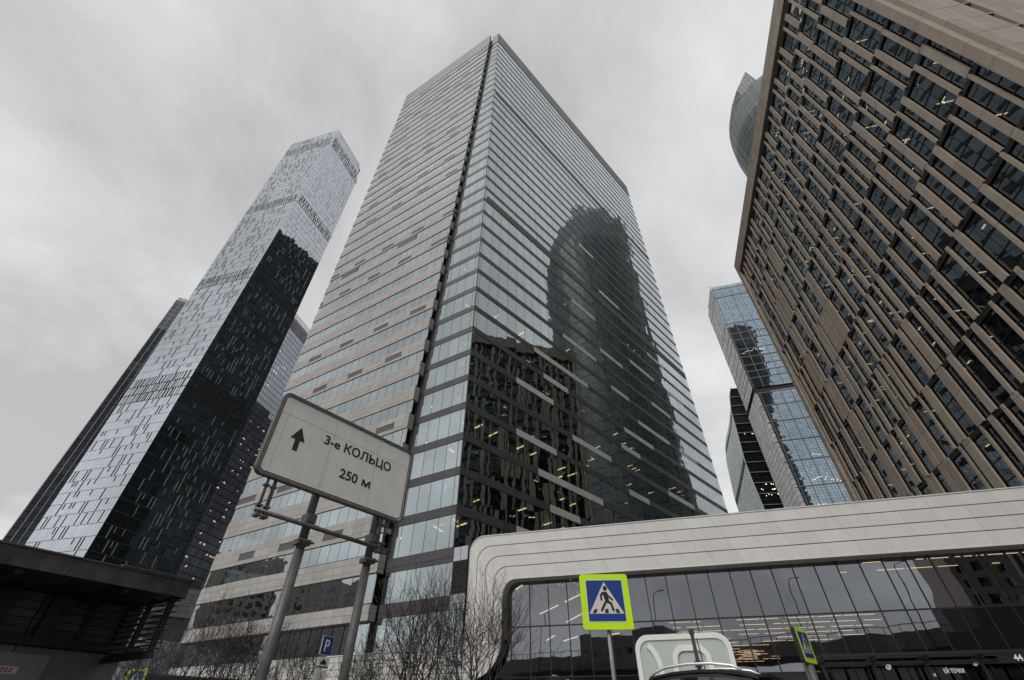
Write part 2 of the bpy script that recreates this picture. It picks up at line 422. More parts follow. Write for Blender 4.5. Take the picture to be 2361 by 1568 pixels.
def text_part(name, body, F, s, z, n, size, mat, parent, depth=0.004, bold=0.0, sx=1.0, align='LEFT', flip=False):
    cu = bpy.data.curves.new(name, 'FONT'); cu.body = body; cu.size = size; cu.extrude = depth / 2; cu.offset = bold
    cu.align_x = align
    tmp = bpy.data.objects.new(name, cu); link(tmp)
    dg = bpy.context.evaluated_depsgraph_get()
    me = bpy.data.meshes.new_from_object(tmp.evaluated_get(dg))
    bpy.data.objects.remove(tmp)
    me.materials.clear(); me.materials.append(mat)
    o = bpy.data.objects.new(name, me)
    off = parent_loc(parent)
    u = F.u; 
    # letters read along u when u runs left to right for someone standing in front
    p = F.pt(s, z, n) - off
    me.transform(Matrix(((u.x * sx, 0, F.n.x, p.x), (u.y * sx, 0, F.n.y, p.y), (0, 1, 0, p.z), (0, 0, 0, 1))))
    if parent: o.parent = parent
    link(o); return o

# ------------------------------------------------------------------ ground and roads
def sheet(name, x0, x1, y0, y1, z, mat):
    me = bpy.data.meshes.new(name); me.from_pydata([(x0, y0, z), (x1, y0, z), (x1, y1, z), (x0, y1, z)], [], [(0, 1, 2, 3)]); me.update()
    me.materials.append(mat); o = link(bpy.data.objects.new(name, me)); o['kind'] = 'structure'; return o

sheet('ground', -2500, 2500, -2500, 2500, GZ - 0.15, M['paving'])
sheet('road', -60, 60, 5.5, 17.0, GZ - 0.146 + 0.02, M['asphalt'])
sheet('road_behind', -200, 200, -60, -2.5, GZ - 0.146 + 0.02, M['asphalt'])
WF = Frame((0, 0), 90)
mb = MB(); mb.box(WF, -60, 60, GZ - 0.15, GZ, 2.5, -5.3); tag(mb.build('pavement', M['paving']), kind='structure')
mb = MB(); mb.box(WF, -60, 60, GZ - 0.15, GZ, -17.2, -70); tag(mb.build('pavement', M['paving']), kind='structure')
mb = MB(); mb.box(WF, -60, 60, GZ - 0.15, GZ + 0.002, -5.3, -5.5); tag(mb.build('kerb', M['kerb']), kind='structure')
mb = MB(); mb.box(WF, -60, 60, GZ - 0.15, GZ + 0.002, -17.0, -17.2); tag(mb.build('kerb', M['kerb']), kind='structure')
mb = MB()
for i in range(8):
    mb.box(WF, 0.4 + i * 0.9, 0.9 + i * 0.9, GZ - 0.125, GZ - 0.121, -5.6, -9.6)
tag(mb.build('road_marking', M['road_paint']), kind='structure')

# ================================================================== CENTRAL OFFICE TOWER
G = pol(-6.85, 45.0)
FL = Frame(G, -58.57)                  # left faces, s runs away to the left
FR = Frame(G, 44.2)                    # right face, s runs away to the right
FS = Frame(G + FL.n * 1.0, -58.57)     # stone skin one metre proud of the left glass
TOP = 177.6
def s_edge(z): return 8.75 - 0.0375 * (z - 8.0)
tower = thing('office_tower', 'tall middle tower with beige stone banded left side and dark banded glass right side', 'office tower', (G.x, G.y, 0))
LV = [14.23 + 4.1 * k for k in range(38)]
WL, WR = 39.6, 77.6

win, winr, span, white, stone, dark, mull = [], [], [], [], [], [], []
# glass corner, left side
for z in LV:
    e = s_edge(z) - 0.75
    cuts = [0.06, 0.62] + [2.22 + 1.61 * i for i in range(4)]
    cuts = [c for c in cuts if c < e - 0.25] + [e]
    for a, b in zip(cuts, cuts[1:]): win.append((FL, a + 0.03, b - 0.03, z + 0.03, z + 3.12, -0.06, 0.0))
    if z > 15:
        for a, b in zip(cuts, cuts[1:]): span.append((FL, a + 0.008, b - 0.008, z - 0.93, z, -0.05, 0.05))
    dark.append((FL, e, e + 1.35, z - 0.93, z + 3.16, -0.4, -0.28))
for k, z in enumerate([12.94 - 0.45]):
    pass
# low floors of the glass corner
low_cuts = [-1.7, -0.92, -0.1, 0.62, 2.22, 3.83, 5.44, 7.05, 8.35]
for a, b in zip(low_cuts, low_cuts[1:]):
    if a >= -0.2:
        span.append((FL, a + 0.008, b - 0.008, 13.39, 14.21, -0.05, 0.05))
        span.append((FL, a + 0.008, b - 0.008, 12.94, 13.36, -0.05, 0.04))
        win.append((FL, a + 0.03, b - 0.03, 10.2, 12.9, -0.06, 0))
        span.append((FL, a + 0.008, b - 0.008, 9.45, 10.17, -0.05, 0.05))
        span.append((FL, a + 0.008, b - 0.008, 9.03, 9.42, -0.05, 0.04))
    win.append((FL, a + 0.05, b - 0.05, 5.4, 9.0, -0.06, 0))
# glass right side
rc = [0.06, 0.58] + [2.52 + 2.03 * i for i in range(37)] + [WR]
strips = [(12.5, 27.2, 8), (14, 20.6, 7), (9.1, 17.3, 6), (7.6, 17.4, 4), (20.8, 30.4, 5), (12.6, 27.2, 3), (14.4, 20.7, 2), (20.7, 30.2, 10),
          (33.7, 41.5, 11), (34.1, 40.2, 9), (37.2, 46.8, 7), (34, 41.9, 6), (34, 40.2, 4), (50, 59.3, 5), (43.8, 56, 8), (25, 33, 13), (46, 56, 12),
          (52, 60, 10), (8.6, 14.6, 1), (60, 68, 8), (55, 63, 14), (38, 46, 16), (62, 70, 12), (30, 38, 19)]
for k, z in enumerate(LV):
    for a, b in zip(rc, rc[1:]):
        winr.append((FR, a + 0.025, b - 0.025, z + 0.03, z + 3.12, -0.06, 0.0))
        c = (a + b) / 2
        if any(s0 < c < s1 and kk == k for s0, s1, kk in strips):
            white.append((FR, a + 0.006, b - 0.006, z - 0.93, z, -0.05, 0.06))
        else:
            span.append((FR, a + 0.006, b - 0.006, z - 0.93, z, -0.05, 0.05))
for c in rc[1:-1]: mull.append((FR, c - 0.03, c + 0.03, 14.3, 169, -0.12, -0.005))
for c in [0.62, 2.22, 3.83]: mull.append((FL, c - 0.03, c + 0.03, 14.3, 169, -0.12, -0.005))
mull.append((FL, -0.06, 0.06, 14.3, 169, -0.06, 0.045))
# plant-floor bands on the right side
for zb in (75.0, 127.2):
    for i in range(19):
        dark.append((FR, 0.75 + i * 4.04, 0.75 + i * 4.04 + 4.0, zb, zb + 1.95, 0.01, 0.09))
# stone side
def in_dark(j, s):
    if j % 3 == 1 and j > 1: return False
    per = 7.85; ph = (j * 3.1 + 1.7 * math.sin(j * 2.3)) % per
    return ((s - ph) % per) < 3.2
NW = 21
for j in range(-0, 38):
    zw = 14.78 + 4.1 * j
    e = s_edge(zw)
    cuts = [c for c in [0.92 + 1.57 * i for i in range(26)] if e + 0.3 < c < WL - 0.4]
    cuts = [e] + cuts + [WL]
    big = (j % 15 == 14)
    for a, b in zip(cuts, cuts[1:]):
        c = (a + b) / 2
        if big and ((c // 7.85) % 2 == 0) and (c % 7.85) < 4.7:
            dark.append((FS, a, b, zw - 0.05, zw + 1.95, -0.4, -0.02))
        else:
            win.append((FS, a + 0.03, b - 0.03, zw, zw + 1.86, -0.18, -0.10))
        z0 = zw + 1.94
        for q, (h0, h1) in enumerate(((0.0, 0.5), (0.5, 1.38), (1.38, 2.13))):
            if q == 1 and (j % 2 == 0 or j % 5 == 3) and in_dark(j, c):
                dark.append((FS, a, b, z0 + h0, z0 + h1 - 0.01, -0.5, -0.05))
            else:
                stone.append((FS, a + 0.012, b - 0.012, z0 + h0 + 0.012, z0 + h1 - 0.012, -0.95 if a == e else -0.45, 0.0))
# low stone courses
e = s_edge(12)
cuts = [e] + [c for c in [0.92 + 1.57 * i for i in range(26)] if e + 0.3 < c < WL - 0.4] + [WL]
for a, b in zip(cuts, cuts[1:]):
    for h0, h1 in ((12.9, 13.3), (13.3, 14.05), (14.05, 14.7)): stone.append((FS, a + 0.012, b - 0.012, h0 + 0.012, h1 - 0.012, -0.95 if a == e else -0.45, 0.0))
    for h0, h1 in ((8.8, 9.45), (9.45, 10.15)): stone.append((FS, a + 0.012, b - 0.012, h0 + 0.012, h1 - 0.012, -0.95 if a == e else -0.45, 0.0))
    win.append((FS, a + 0.03, b - 0.03, 10.25, 12.8, -0.18, -0.10))
    win.append((FS, a + 0.07, b - 0.07, 5.2, 8.7, -0.5, -0.42))
# parapets
par = []
dark.append((FL, s_edge(172) - 0.7, s_edge(172) + 0.9, 165.0, TOP - 0.3, -0.8, -0.35))  # dark sheet added to close the bright sky gap between the parapets
for i in range(19): par.append((FR, i * 4.08 + 0.02, i * 4.08 + 4.06, 169.2, TOP, -0.3, 0.12))
ep = s_edge(172)
par.append((FL, 0.02, ep - 0.5, 169.2, TOP, -0.3, 0.12))
i = 0; s = ep
while s < WL - 0.2:
    par.append((FS, s + 0.02, min(s + 1.98, WL), 170.4, TOP, -0.6, 0.03)); s += 2.0
pieces(tower, 'window', win, M['t_glass'])
pieces(tower, 'window', winr, M['t_glass_r'])
pieces(tower, 'spandrel_panel', span, M['spandrel'])
pieces(tower, 'spandrel_panel', white, M['white_panel'], label='pale spandrel panel among dark ones')
pieces(tower, 'stone_panel', stone, M['stone'])
pieces(tower, 'grille_panel', dark, M['grille'])
pieces(tower, 'parapet_panel', par, M['parapet'])
pieces(tower, 'mullion', mull, M['mullion'])
pieces(tower, 'window_head_filler', [(FS, s_edge(12) + .02, WL - .02, z0, z1, -0.56, -0.06) for z0, z1 in ((8.69, 8.805), (10.155, 10.255), (12.79, 12.905))], M['mullion'])  # dark strips added over window gaps that showed as bright lines
# pale panels and grille beside the white frame
pieces(tower, 'pale_panel', [(FL, a + 0.02, b - 0.02, z0, z1, -0.05, 0.02) for a, b in ((-1.7, -0.92), (-0.9, -0.1)) for z0, z1 in ((12.95, 14.15), (9.5, 10.2), (9.05, 9.47))], M['pale_panel'])
pieces(tower, 'louvre', [(FL, -1.7, -0.12, 10.25 + 0.18 * i, 10.25 + 0.18 * i + 0.10, -0.15, 0.0) for i in range(15)], M['mullion'])
# inside: floor slabs, core, ceiling lamps
cL = G + FL.u * WL; cR = G + FR.u * WR; cB = cL + (cR - G)
def quadin(d):
    a = FL.u * 1.0; b = FR.u * 1.0
    return [G + (a + b) * d, cR + (a - b) * d, cB - (a + b) * d, cL + (b - a) * d]
mb = MB()
for z in [5.0, 9.2, 13.0] + LV[0:]:
    mb.prism([Vector((p.x, p.y, z - 0.85)) for p in quadin(0.25)], Vector((0, 0, 0.55)))
mb.prism([Vector((p.x, p.y, 170.2)) for p in quadin(0.4)], Vector((0, 0, 0.5)))
mb.prism([Vector((p.x, p.y, GZ)) for p in quadin(6.5)], Vector((0, 0, 169)))
mb.build('interior', M['dark_in'], tower)
lam = []
rl = random.Random(5)
def ceil(F, k, s, n, l=1.1, along=False):
    z = LV[k] + 3.16 - 0.02
    if along: lam.append((F, s, s + l, z - 0.08, z, -n - 0.12, -n))
    else: lam.append((F, s, s + 0.17, z - 0.08, z, -n - l, -n))
for k in range(0, 20):
    for i in range(6 if k < 9 else 3):
        s = rl.uniform(1.5, 62); n = rl.choice([1.2, 2.2, 3.4])
        if rl.random() < 0.75:
            for q in range(rl.choice([1, 1, 2])): ceil(FR, k, s + q * 2.6, n, rl.uniform(0.9, 1.6))
        else:
            for q in range(2): lam.append((FR, s + q * .45, s + q * .45 + .13, LV[k] + 3.05, LV[k] + 3.13, -n - .13, -n))
for k in range(0, 12):
    for i in range(1 if k else 7):
        s = rl.uniform(0.8, 5.5); n = rl.choice([0.9, 1.6, 2.4])
        if rl.random() < 0.4: ceil(FL, k, s, n, 0.9)
        else:
            for q in range(2): lam.append((FL, s + q * .4, s + q * .4 + .12, LV[k] + 3.05, LV[k] + 3.13, -n - .12, -n))
for i in range(34):
    k = rl.randrange(0, 22); s = rl.uniform(10, 37); zc = 14.78 + 4.1 * k + 1.84
    lam.append((FS, s, s + .14, zc - 0.12, zc - 0.04, -1.75, -1.6)); lam.append((FS, s + .5, s + .64, zc - 0.12, zc - 0.04, -1.75, -1.6))
for i in range(16):
    s = 14 + i * 0.9 + rl.uniform(0, .4); lam.append((FS, s, s + 0.45, 12.55, 12.63, -2.2, -2.1))
pieces(tower, 'ceiling_lamp', lam, M['lamp'])

# ================================================================== BROWN STONE BUILDING (right)
B1 = pol(38.25, 91.0)
FB = Frame(B1, 194.7)
BW = 61.55
RC = FB.pt(BW, 0)
FB2 = Frame(RC, 100.5)
brown = thing('stone_office_building', 'brown stone office block filling the right side with staggered piers and dark windows', 'office building', (RC.x, RC.y, 0))
rows = [85.4, 80.1, 75.0, 67.8, 60.5, 53.4, 46.2, 39.1, 32.0, 25.0, 17.9, 10.8, 4.0]
piers, thin, bwin, bbar, rec, blam = [], [], [], [], [], []
rb = random.Random(3)
for r in range(len(rows) - 1):
    zt, zb = rows[r], rows[r + 1]
    nj = 1 if zt - zb < 6 else 2
    s = 1.1
    ph = rb.uniform(0, 3.2)
    spans = []
    s = 1.2 - ph
    side = 0
    while s < BW - 1.0:
        # deeper rows carry broader and closer piers towards the far end
        dense = 0.5 if (r >= 2 and r <= 10 and 6 < s < 20 + 6 * math.sin(r * 1.7)) or (r > 6 and 22 < s < 34) else 0.0
        w = rb.choice([0.72, 0.68, 0.78, 0.86]) if side == 0 else rb.choice([0.34, 0.32, 0.36, 0.45])
        if rb.random() < dense: w = rb.choice([1.0, 1.3, 0.8])
        g = rb.choice([2.5, 2.7, 2.2, 1.6]) if side == 0 else rb.choice([0.95, 1.1, 1.35])
        if rb.random() < dense: g = rb.choice([0.22, 0.35, 0.6])
        a, b = max(s, 1.05), min(s + w, BW - 1.0)
        if b - a > 0.15:
            spans.append((a, b))
            hs = [zb - 0.12] + [zb + (zt - zb) * q / nj for q in range(1, nj)] + [zt - 0.62]
            for h0, h1 in zip(hs, hs[1:]):
                piers.append((FB, a, b, h0 + 0.015, h1 - 0.015, 0.06, 0.29))
            piers.append((FB, a, b, zt - 0.60, zt - 0.15, 0.06, 0.275))
        s += w + g; side = 1 - side
    # windows between the piers
    edges = [1.05] + [x for ab in spans for x in ab] + [BW - 1.0]
    for a, b in zip(edges[0::2], edges[1::2]):
        if b - a < 0.12: continue
        n = max(1, round((b - a) / 1.25)); dw = (b - a + 0.5) / n
        for q in range(n):
            x0 = a - 0.25 + q * dw
            zz0 = zb
            while zz0 < zt - 0.7:
                zz1 = min(zz0 + 1.9 + 0.05 * q, zt - 0.5)
                bwin.append((FB, x0 + 0.035, x0 + dw - 0.035, zz0 + 0.05, zz1 - 0.05, -0.12, -0.06)); zz0 = zz1
        rec.append((FB, a, b, zt - 0.62, zt - 0.14, -0.02, 0.12))
    for q in range(int((zt - zb) / 1.85)):
        bbar.append((FB, 1.0, BW - 1.0, zb + 1.9 * q - 0.035, zb + 1.9 * q + 0.035, -0.08, 0.0))
    for q in range(17):
        s = rb.uniform(3, BW - 3); zc = zt - 0.9 if rb.random() < 0.6 else (zt + zb) / 2
        if rb.random() < 0.45: blam.append((FB, s, s + 0.10, zc - .06, zc, -1.1 - rb.uniform(.5, 1.4), -1.0))
        else: blam.append((FB, s, s + .55, zc - .06, zc, -1.5, -1.35))
# a line of lamps high up
for q in range(12): blam.append((FB, 57.6 - q * 1.15, 57.6 - q * 1.15 + 0.8, 84.1 - q * .75, 84.2 - q * .75, -0.75, -0.6))
edge = []
# corner piers, parapet
zz = 4.0
while zz < 89.4:
    z1 = min(zz + 3.62, 89.6)
    edge.append((FB, -0.2, 1.05, zz + 0.012, z1 - 0.26, -0.4, 0.58)); edge.append((FB, -0.2, 1.05, z1 - 0.24, z1 - 0.012, -0.4, 0.56))
    edge.append((FB, BW - 1.0, BW - 0.01, zz + 0.012, z1 - 0.26, -0.4, 0.60)); edge.append((FB, BW - 1.0, BW - 0.01, z1 - 0.24, z1 - 0.012, -0.4, 0.60)); zz = z1
for i in range(40):
    s0 = 1.07 + i * (BW - 2.1) / 40; s1 = s0 + (BW - 2.1) / 40
    edge.append((FB, s0 + .012, s1 - .012, 86.0, 87.7, -0.3, 0.57)); edge.append((FB, s0 + .012, s1 - .012, 87.72, 89.6, -0.3, 0.57))
pieces(brown, 'stone_pier', piers, M['brown'])
pieces(brown, 'stone_panel', edge, M['brown'])
pieces(brown, 'window', bwin, M['b_glass'])
pieces(brown, 'transom', bbar, M['mullion'])
pieces(brown, 'recess_panel', rec, M['black'])
pieces(brown, 'ceiling_lamp', blam, M['lamp_b'])
# near side face
side = []; slot = []
zz = 30.0; r = 0
while zz < 89:
    z1 = zz + 3.62
    s = 0.02; k = 0
    while s < 26:
        w = [1.3, 2.1, 1.2, 2.6, 1.0, 2.3][(k + r // 2 * 2) % 6]
        g = 0.0 if (k % 2 == 0) else [0.5, 0.7][(k // 2 + r // 2) % 2]
        for q in range(max(1, round(w / 0.75))):
            ww = w / max(1, round(w / 0.75))
            side.append((FB2, s + q * ww + .01, s + (q + 1) * ww - .01, zz + .012, z1 - .27, -0.5, 0.45))
        side.append((FB2, s + .01, s + w + g, z1 - .25, z1 - .012, -0.5, 0.46))
        if g: slot.append((FB2, s + w, s + w + g, zz, z1 - .25, -0.5, -0.1))
        s += w + g; k += 1
    zz = z1; r += 1
pieces(brown, 'stone_panel', side, M['brown_side'])
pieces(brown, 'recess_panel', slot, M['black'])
mb = MB()
mb.box(FB, 0.3, BW - 0.3, GZ, 86, -24, -5.5)
for zt in rows: mb.box(FB, 0.3, BW - 0.5, zt - 0.55, zt - 0.2, -6, -0.3)
mb.box(FB, -0.2, BW - 1.2, 86.0, 89.0, -24, -0.5)
mb.box(FB, -0.2, 0.1, GZ, 86, -24, -0.5)
mb.box(FB2, 0.6, 26, GZ, 89, -2.0, -0.6)
mb.build('interior', M['dark_in'], brown)

# ================================================================== SLENDER GLASS TOWER (left)
L0 = pol(-41.65, 200.0)
FLL = Frame(L0, -74.0); FLR = Frame(L0, 18.0)
slender = thing('glass_skyscraper', 'slender pale glass skyscraper left of the middle tower with staggered dark fins', 'skyscraper', (L0.x, L0.y, 0))
lw = lambda z: 29.0 + 0.037 * z
LT = 343.0
rl = random.Random(9)
gl, fin, line, band, bfin = [], [], [], [], []
BZ = [(322, 331), (246, 255), (174, 183), (104, 113.5)]
z = 18.0; row = 0
while z < LT - 1:
    z1 = min(z + 4.2, LT)
    zone = any(a - 1 < (z + z1) / 2 < b for a, b in BZ)
    for F, left in ((FLL, True), (FLR, False)):
        W = lw(z) if left else (33.0 if z < 322 else 33.0 - (z - 322) * 0.17)
        line.append((F, 0, W, z - 0.02, z + 0.14, -0.3, 0.02))
        if zone:
            s = 0.9
            band.append((F, 0.0, 0.9, z + .32, z1 - .14, -0.2, 0.04))
            while s < W - 0.9:
                w = rl.choice([0.5, 0.8, 1.1])
                band.append((F, s, s + w, z + .32, z1 - .14, -0.2, 0.05))
                gp = rl.choice([0.35, 0.5, 0.7, 0.9]); bfin.append((F, s + w, s + w + gp, z + .2, z1, -0.6, -0.25)); s += w + gp
            band.append((F, W - 0.9, W, z + .32, z1 - .14, -0.2, 0.04))
        else:
            s = 0.0
            while s < W - 0.2:
                w = rl.choice([1.5, 1.5, 3.0, 3.0, 1.5, 3.0]); f = rl.random() < 0.50 and s > 1.2
                e2 = min(s + w, W)
                n = max(1, round((e2 - s) / 1.5)); dw = (e2 - s) / n
                for q in range(n): gl.append((F, s + q * dw + .03, s + (q + 1) * dw - .03, z + .16, z1 - .04, -0.1, 0.0))
                s = e2
                if f and s < W - 1.5:
                    hh = rl.choice([0, 0, 0.5]); fin.append((F, s - 0.06, s + 0.06, z + .3 + (z1 - z) * hh * .9, z1 - .12, -0.05, 0.20))
    z = z1; row += 1
pieces(slender, 'window', gl, M['l_glass'])
pieces(slender, 'fin', fin, M['l_slot'])
pieces(slender, 'floor_band', line, M['l_line'])
pieces(slender, 'louvre_panel', band, M['l_glass'])
pieces(slender, 'louvre_recess', bfin, M['black'])
mb = MB()
za = [GZ, 120, 240, LT - 3]
for a, b in zip(za, za[1:]):
    lo = [FLL.pt(0.1, a, -0.3), FLR.pt(32.0, a, -0.3), FLR.pt(32.0, a, -0.3) + FLL.u * (lw(a) - .2), FLL.pt(lw(a) - 0.2, a, -0.3)]
    hi = [FLL.pt(0.1, b, -0.3), FLR.pt(32.0, b, -0.3), FLR.pt(32.0, b, -0.3) + FLL.u * (lw(b) - .2), FLL.pt(lw(b) - 0.2, b, -0.3)]
    for q in (lo, hi):
        q[0] = q[0] + FLR.n * -0.3
    mb.cells(lo, hi)
mb.build('core', M['mullion'], slender)
# roof edge gear
mb = MB()
for i in range(26):
    s = 0.6 + i * 1.2
    if s < 29: mb.tube([FLR.pt(s, LT, -0.3), FLR.pt(s, LT + 0.9 + .5 * rl.random(), -0.3)], 0.1, 5)
mb.box(FLR, 0.3, 29, LT + 0.75, LT + 0.85, -0.4, -0.3)
mb.build('roof_railing', M['spandrel'], slender)

# ================================================================== DARK TOWER FAR LEFT
D0 = pol(-47.25, 330.0)
FD = Frame(D0, 62.0); FDs = Frame(D0, -30.0)
dkt = thing('dark_skyscraper', 'dark glass skyscraper with pale side strip half hidden at the far left edge', 'skyscraper', (D0.x, D0.y, 0))
g2, gt, fin, blk, st = [], [], [], [], []
z = 10.0
while z < 233:
    for i in range(11):
        b = (FD, i * 3 + .12, i * 3 + 2.88, z + .15, z + 3.85, -0.1, 0)
        if 169 < z < 177 or 99 < z < 107: blk.append(b)
        elif z >= 205: gt.append(b)
        else: g2.append(b)
    st.append((FDs, 0.05, 4.4, z + .04, z + 3.96, -0.4, 0.0))
    z += 4.0
for i in range(12): fin.append((FD, i * 3 - .1, i * 3 + .1, 10, 233, -0.2, 0.25))
pieces(dkt, 'window', g2, M['d_glass']); pieces(dkt, 'window', gt, M['d2_glass']); pieces(dkt, 'louvre_panel', blk, M['black'])
pieces(dkt, 'fin', fin, M['c_side']); pieces(dkt, 'stone_panel', st, M['concrete'])
mb = MB(); mb.box(FD, 0.1, 33, GZ, 234, -20, -0.3); mb.build('core', M['black'], dkt)
pieces(dkt, 'parapet_panel', [(FD, i * 3.0 + .1, i * 3 + 2.9, 233.5, 236.5, -0.2, 0) for i in range(11)], M['c_side'])

# ================================================================== PALE TOWER BETWEEN
E0 = pol(-34.13, 300.0)
FE = Frame(E0 - dirv(12.6) * 8, 12.6)
pale = thing('glass_skyscraper', 'pale blue glass skyscraper peeking out between the slender tower and the middle tower', 'skyscraper', (E0.x, E0.y, 0))
g3, g3d, comb, el, lat = [], [], [], [], []
re = random.Random(2)
z = 12.0
while z < 228:
    for i in range(16):
        (g3 if z > 164 - i * .5 else g3d).append((FE, i * 2.5 + .1, i * 2.5 + 2.4, z + .2, z + 3.9, -0.1, 0))  # lower panes in dark glass: a dark reflection put into their colour
        if z < 205 and re.random() < (0.08 if z > 150 else 0.18):
            for q in range(re.choice([1, 2, 3])): el.append((FE, i * 2.5 + .4 + q * .6, i * 2.5 + .65 + q * .6, z + 2.5 + .5 * (q % 2), z + 2.8 + .5 * (q % 2), -0.05, 0.06))
    z += 4.1
for i in range(62): comb.append((FE, i * .65, i * .65 + .25, 229.5, 240.5, -0.5, 0.1))
for i in range(31): lat.append((FE, i * 1.3, i * 1.3 + .18, 240.5, 245, -0.3, -0.1))
for k in range(4): lat.append((FE, 0, 40, 240.6 + k * 1.4, 240.8 + k * 1.4, -0.3, -0.1))
pieces(pale, 'window', g3, M['e_glass']); pieces(pale, 'window', g3d, M['d_glass']); pieces(pale, 'lit_window', el, M['lamp_w']); pieces(pale, 'louvre_panel', comb, M['c_side']); pieces(pale, 'lattice_bar', lat, M['white_edge'])
mb = MB(); mb.box(FE, 0, 40, GZ, 239, -20, -0.6); mb.build('core', M['black'], pale)

# ================================================================== DARK SUPERTALL BEHIND THE MIDDLE TOWER (seen mirrored in the slender tower)
FX = Frame((14, 165), 4.5, (-200, 200, 0))
sup = thing('dark_skyscraper', 'dark supertall glass tower standing behind the middle tower, seen only as a reflection', 'skyscraper', (14, 165, 0))
g4 = []; x4 = []
z = 10
while z < 374:
    for i in range(16):
        g4.append((FX, i * 5 + .2, i * 5 + 4.8, z + .3, z + 6.0, -0.1, 0))
    z += 6.3
pieces(sup, 'window', g4, M['dk_glass'], limit=0)
for k in range(14): x4.append((FX, 5 + 5.3 * k, 9 + 5.3 * k, 374, 374 + (k % 3) * 2.0, -6, 0))
mb = MB(); mb.box(FX, 0.1, 79.9, GZ, 374, -28, -0.3)
for b in x4: mb.box(*b)
mb.build('core', M['black'], sup)

# ================================================================== ROUNDED SAIL TOWER (upper right, mirrored in the middle tower)
SC = Vector((158.5, 110.0, 0))
sail = thing('curved_skyscraper', 'rounded blue green glass tower with pointed top rising behind the brown building', 'skyscraper', (SC.x, SC.y, 0))
prof = [(4, 30.9), (80, 30.9), (160, 30.9), (255, 31.2), (265, 31.5), (275, 31.5), (285, 31.5), (295, 31.2), (303, 30.6), (310, 29.7), (317, 27.9), (323, 26.4), (329, 24.9), (334, 23.4), (339, 22.8), (345, 21.3), (352, 19.5), (358, 18.3)]          # the crown leans back from the street
def sr(z):
    for (a, ra), (b, rb_) in zip(prof, prof[1:]):
        if z <= b: 
            t = (z - a) / (b - a); return ra + (rb_ - ra) * t
    return 0.3
def sp(an, z, d=0.0):
    r = sr(z) + d
    b = max(0.0, z - 255) * 0.36
    return SC + Vector((math.cos(an) * r + b * 0.8216, math.sin(an) * r + b * 0.57, z))
NA = 40
cells, cells2 = [], []
zs = [4 + 5.6 * i for i in range(58)]; zs = [q for q in zs if q < 357]
for z0, z1 in zip(zs, zs[1:]):
    for i in range(NA):
        a0 = 2 * math.pi * (i + 0.06) / NA; a1 = 2 * math.pi * (i + 0.94) / NA
        zz0, zz1 = z0 + .3, z1 - .05
        lo = [sp(a0, zz0, -.2), sp(a1, zz0, -.2), sp(a1, zz1, -.2), sp(a0, zz1, -.2)]
        hi = [sp(a0, zz0), sp(a1, zz0), sp(a1, zz1), sp(a0, zz1)]
        (cells2 if z0 > 318 else cells).append((lo, hi))
cellpieces(sail, 'window', cells, M['sail_panel']); cellpieces(sail, 'crown_panel', cells2, M['sail_panel'], 120)
mb = MB()
k = 40
rings = []
for z in [q * 5 for q in range(1, 71)]:
    b = len(mb.v); rings.append(b)
    for i in range(k): mb.v.append(sp(2 * math.pi * i / k, z, -0.25))
for a, b in zip(rings, rings[1:]):
    for i in range(k): mb.f.append((a + i, a + (i + 1) % k, b + (i + 1) % k, b + i))
mb.f.append(tuple(rings[-1] + i for i in range(k)))
mb.build('shell', M['sail_grid'], sail)
# pointed crown wall standing on the street side of the round body
crown = [(46.0, 1.353), (46.3, 1.44), (47.2, 1.52), (48.2, 1.577), (50.4, 1.664), (52.8, 1.728), (55.9, 1.781), (56.35, 1.665), (57.4, 1.672), (58.5, 1.70)]
def ctop(a):
    for (x, y), (x2, y2) in zip(crown, crown[1:]):
        if a <= x2: return y + (y2 - y) * (a - x) / (x2 - x)
    return crown[-1][1]
cw = []; backs = []
azs = [46.02 + .62 * i for i in range(16)] + [55.9, 56.35, 57.0, 57.7, 58.4]
for a0, a1 in zip(azs, azs[1:]):
    d0 = 184 + abs(a0 - 53) * .4; d1 = 184 + abs(a1 - 53) * .4
    p0, p1 = pol(a0, d0), pol(a1, d1); h0 = H + ctop(a0) * d0; h1 = H + ctop(a1) * d1
    b = (p1 - p0).normalized(); nn = Vector((b.y, -b.x, 0))
    if nn.dot(-p0) < 0: nn = -nn
    bk = MB(); bk.prism([Vector((v.x, v.y, zz)) - nn * 1.5 for v, zz in ((p0, 230), (p1, 230), (p1, h1 - .1), (p0, h0 - .1))], nn * -1.0); backs.append(bk)
    z = 236.0
    while z < max(h0, h1) - .3:
        q = [Vector((p0.x, p0.y, min(z + .12, h0))) + b * .06, Vector((p1.x, p1.y, min(z + .12, h1))) - b * .06, Vector((p1.x, p1.y, min(z + 5.4, h1))) - b * .06, Vector((p0.x, p0.y, min(z + 5.4, h0))) + b * .06]
        cw.append(([v - nn * 1.2 for v in q], q)); z += 5.6
cellpieces(sail, 'crown_panel', cw, M['sail_panel'])
mb = MB()
for bk in backs:
    o_ = len(mb.v); mb.v += bk.v; mb.f += [tuple(o_ + i for i in f) for f in bk.f]
mb.build('crown_backing', M['sail_top'], sail)

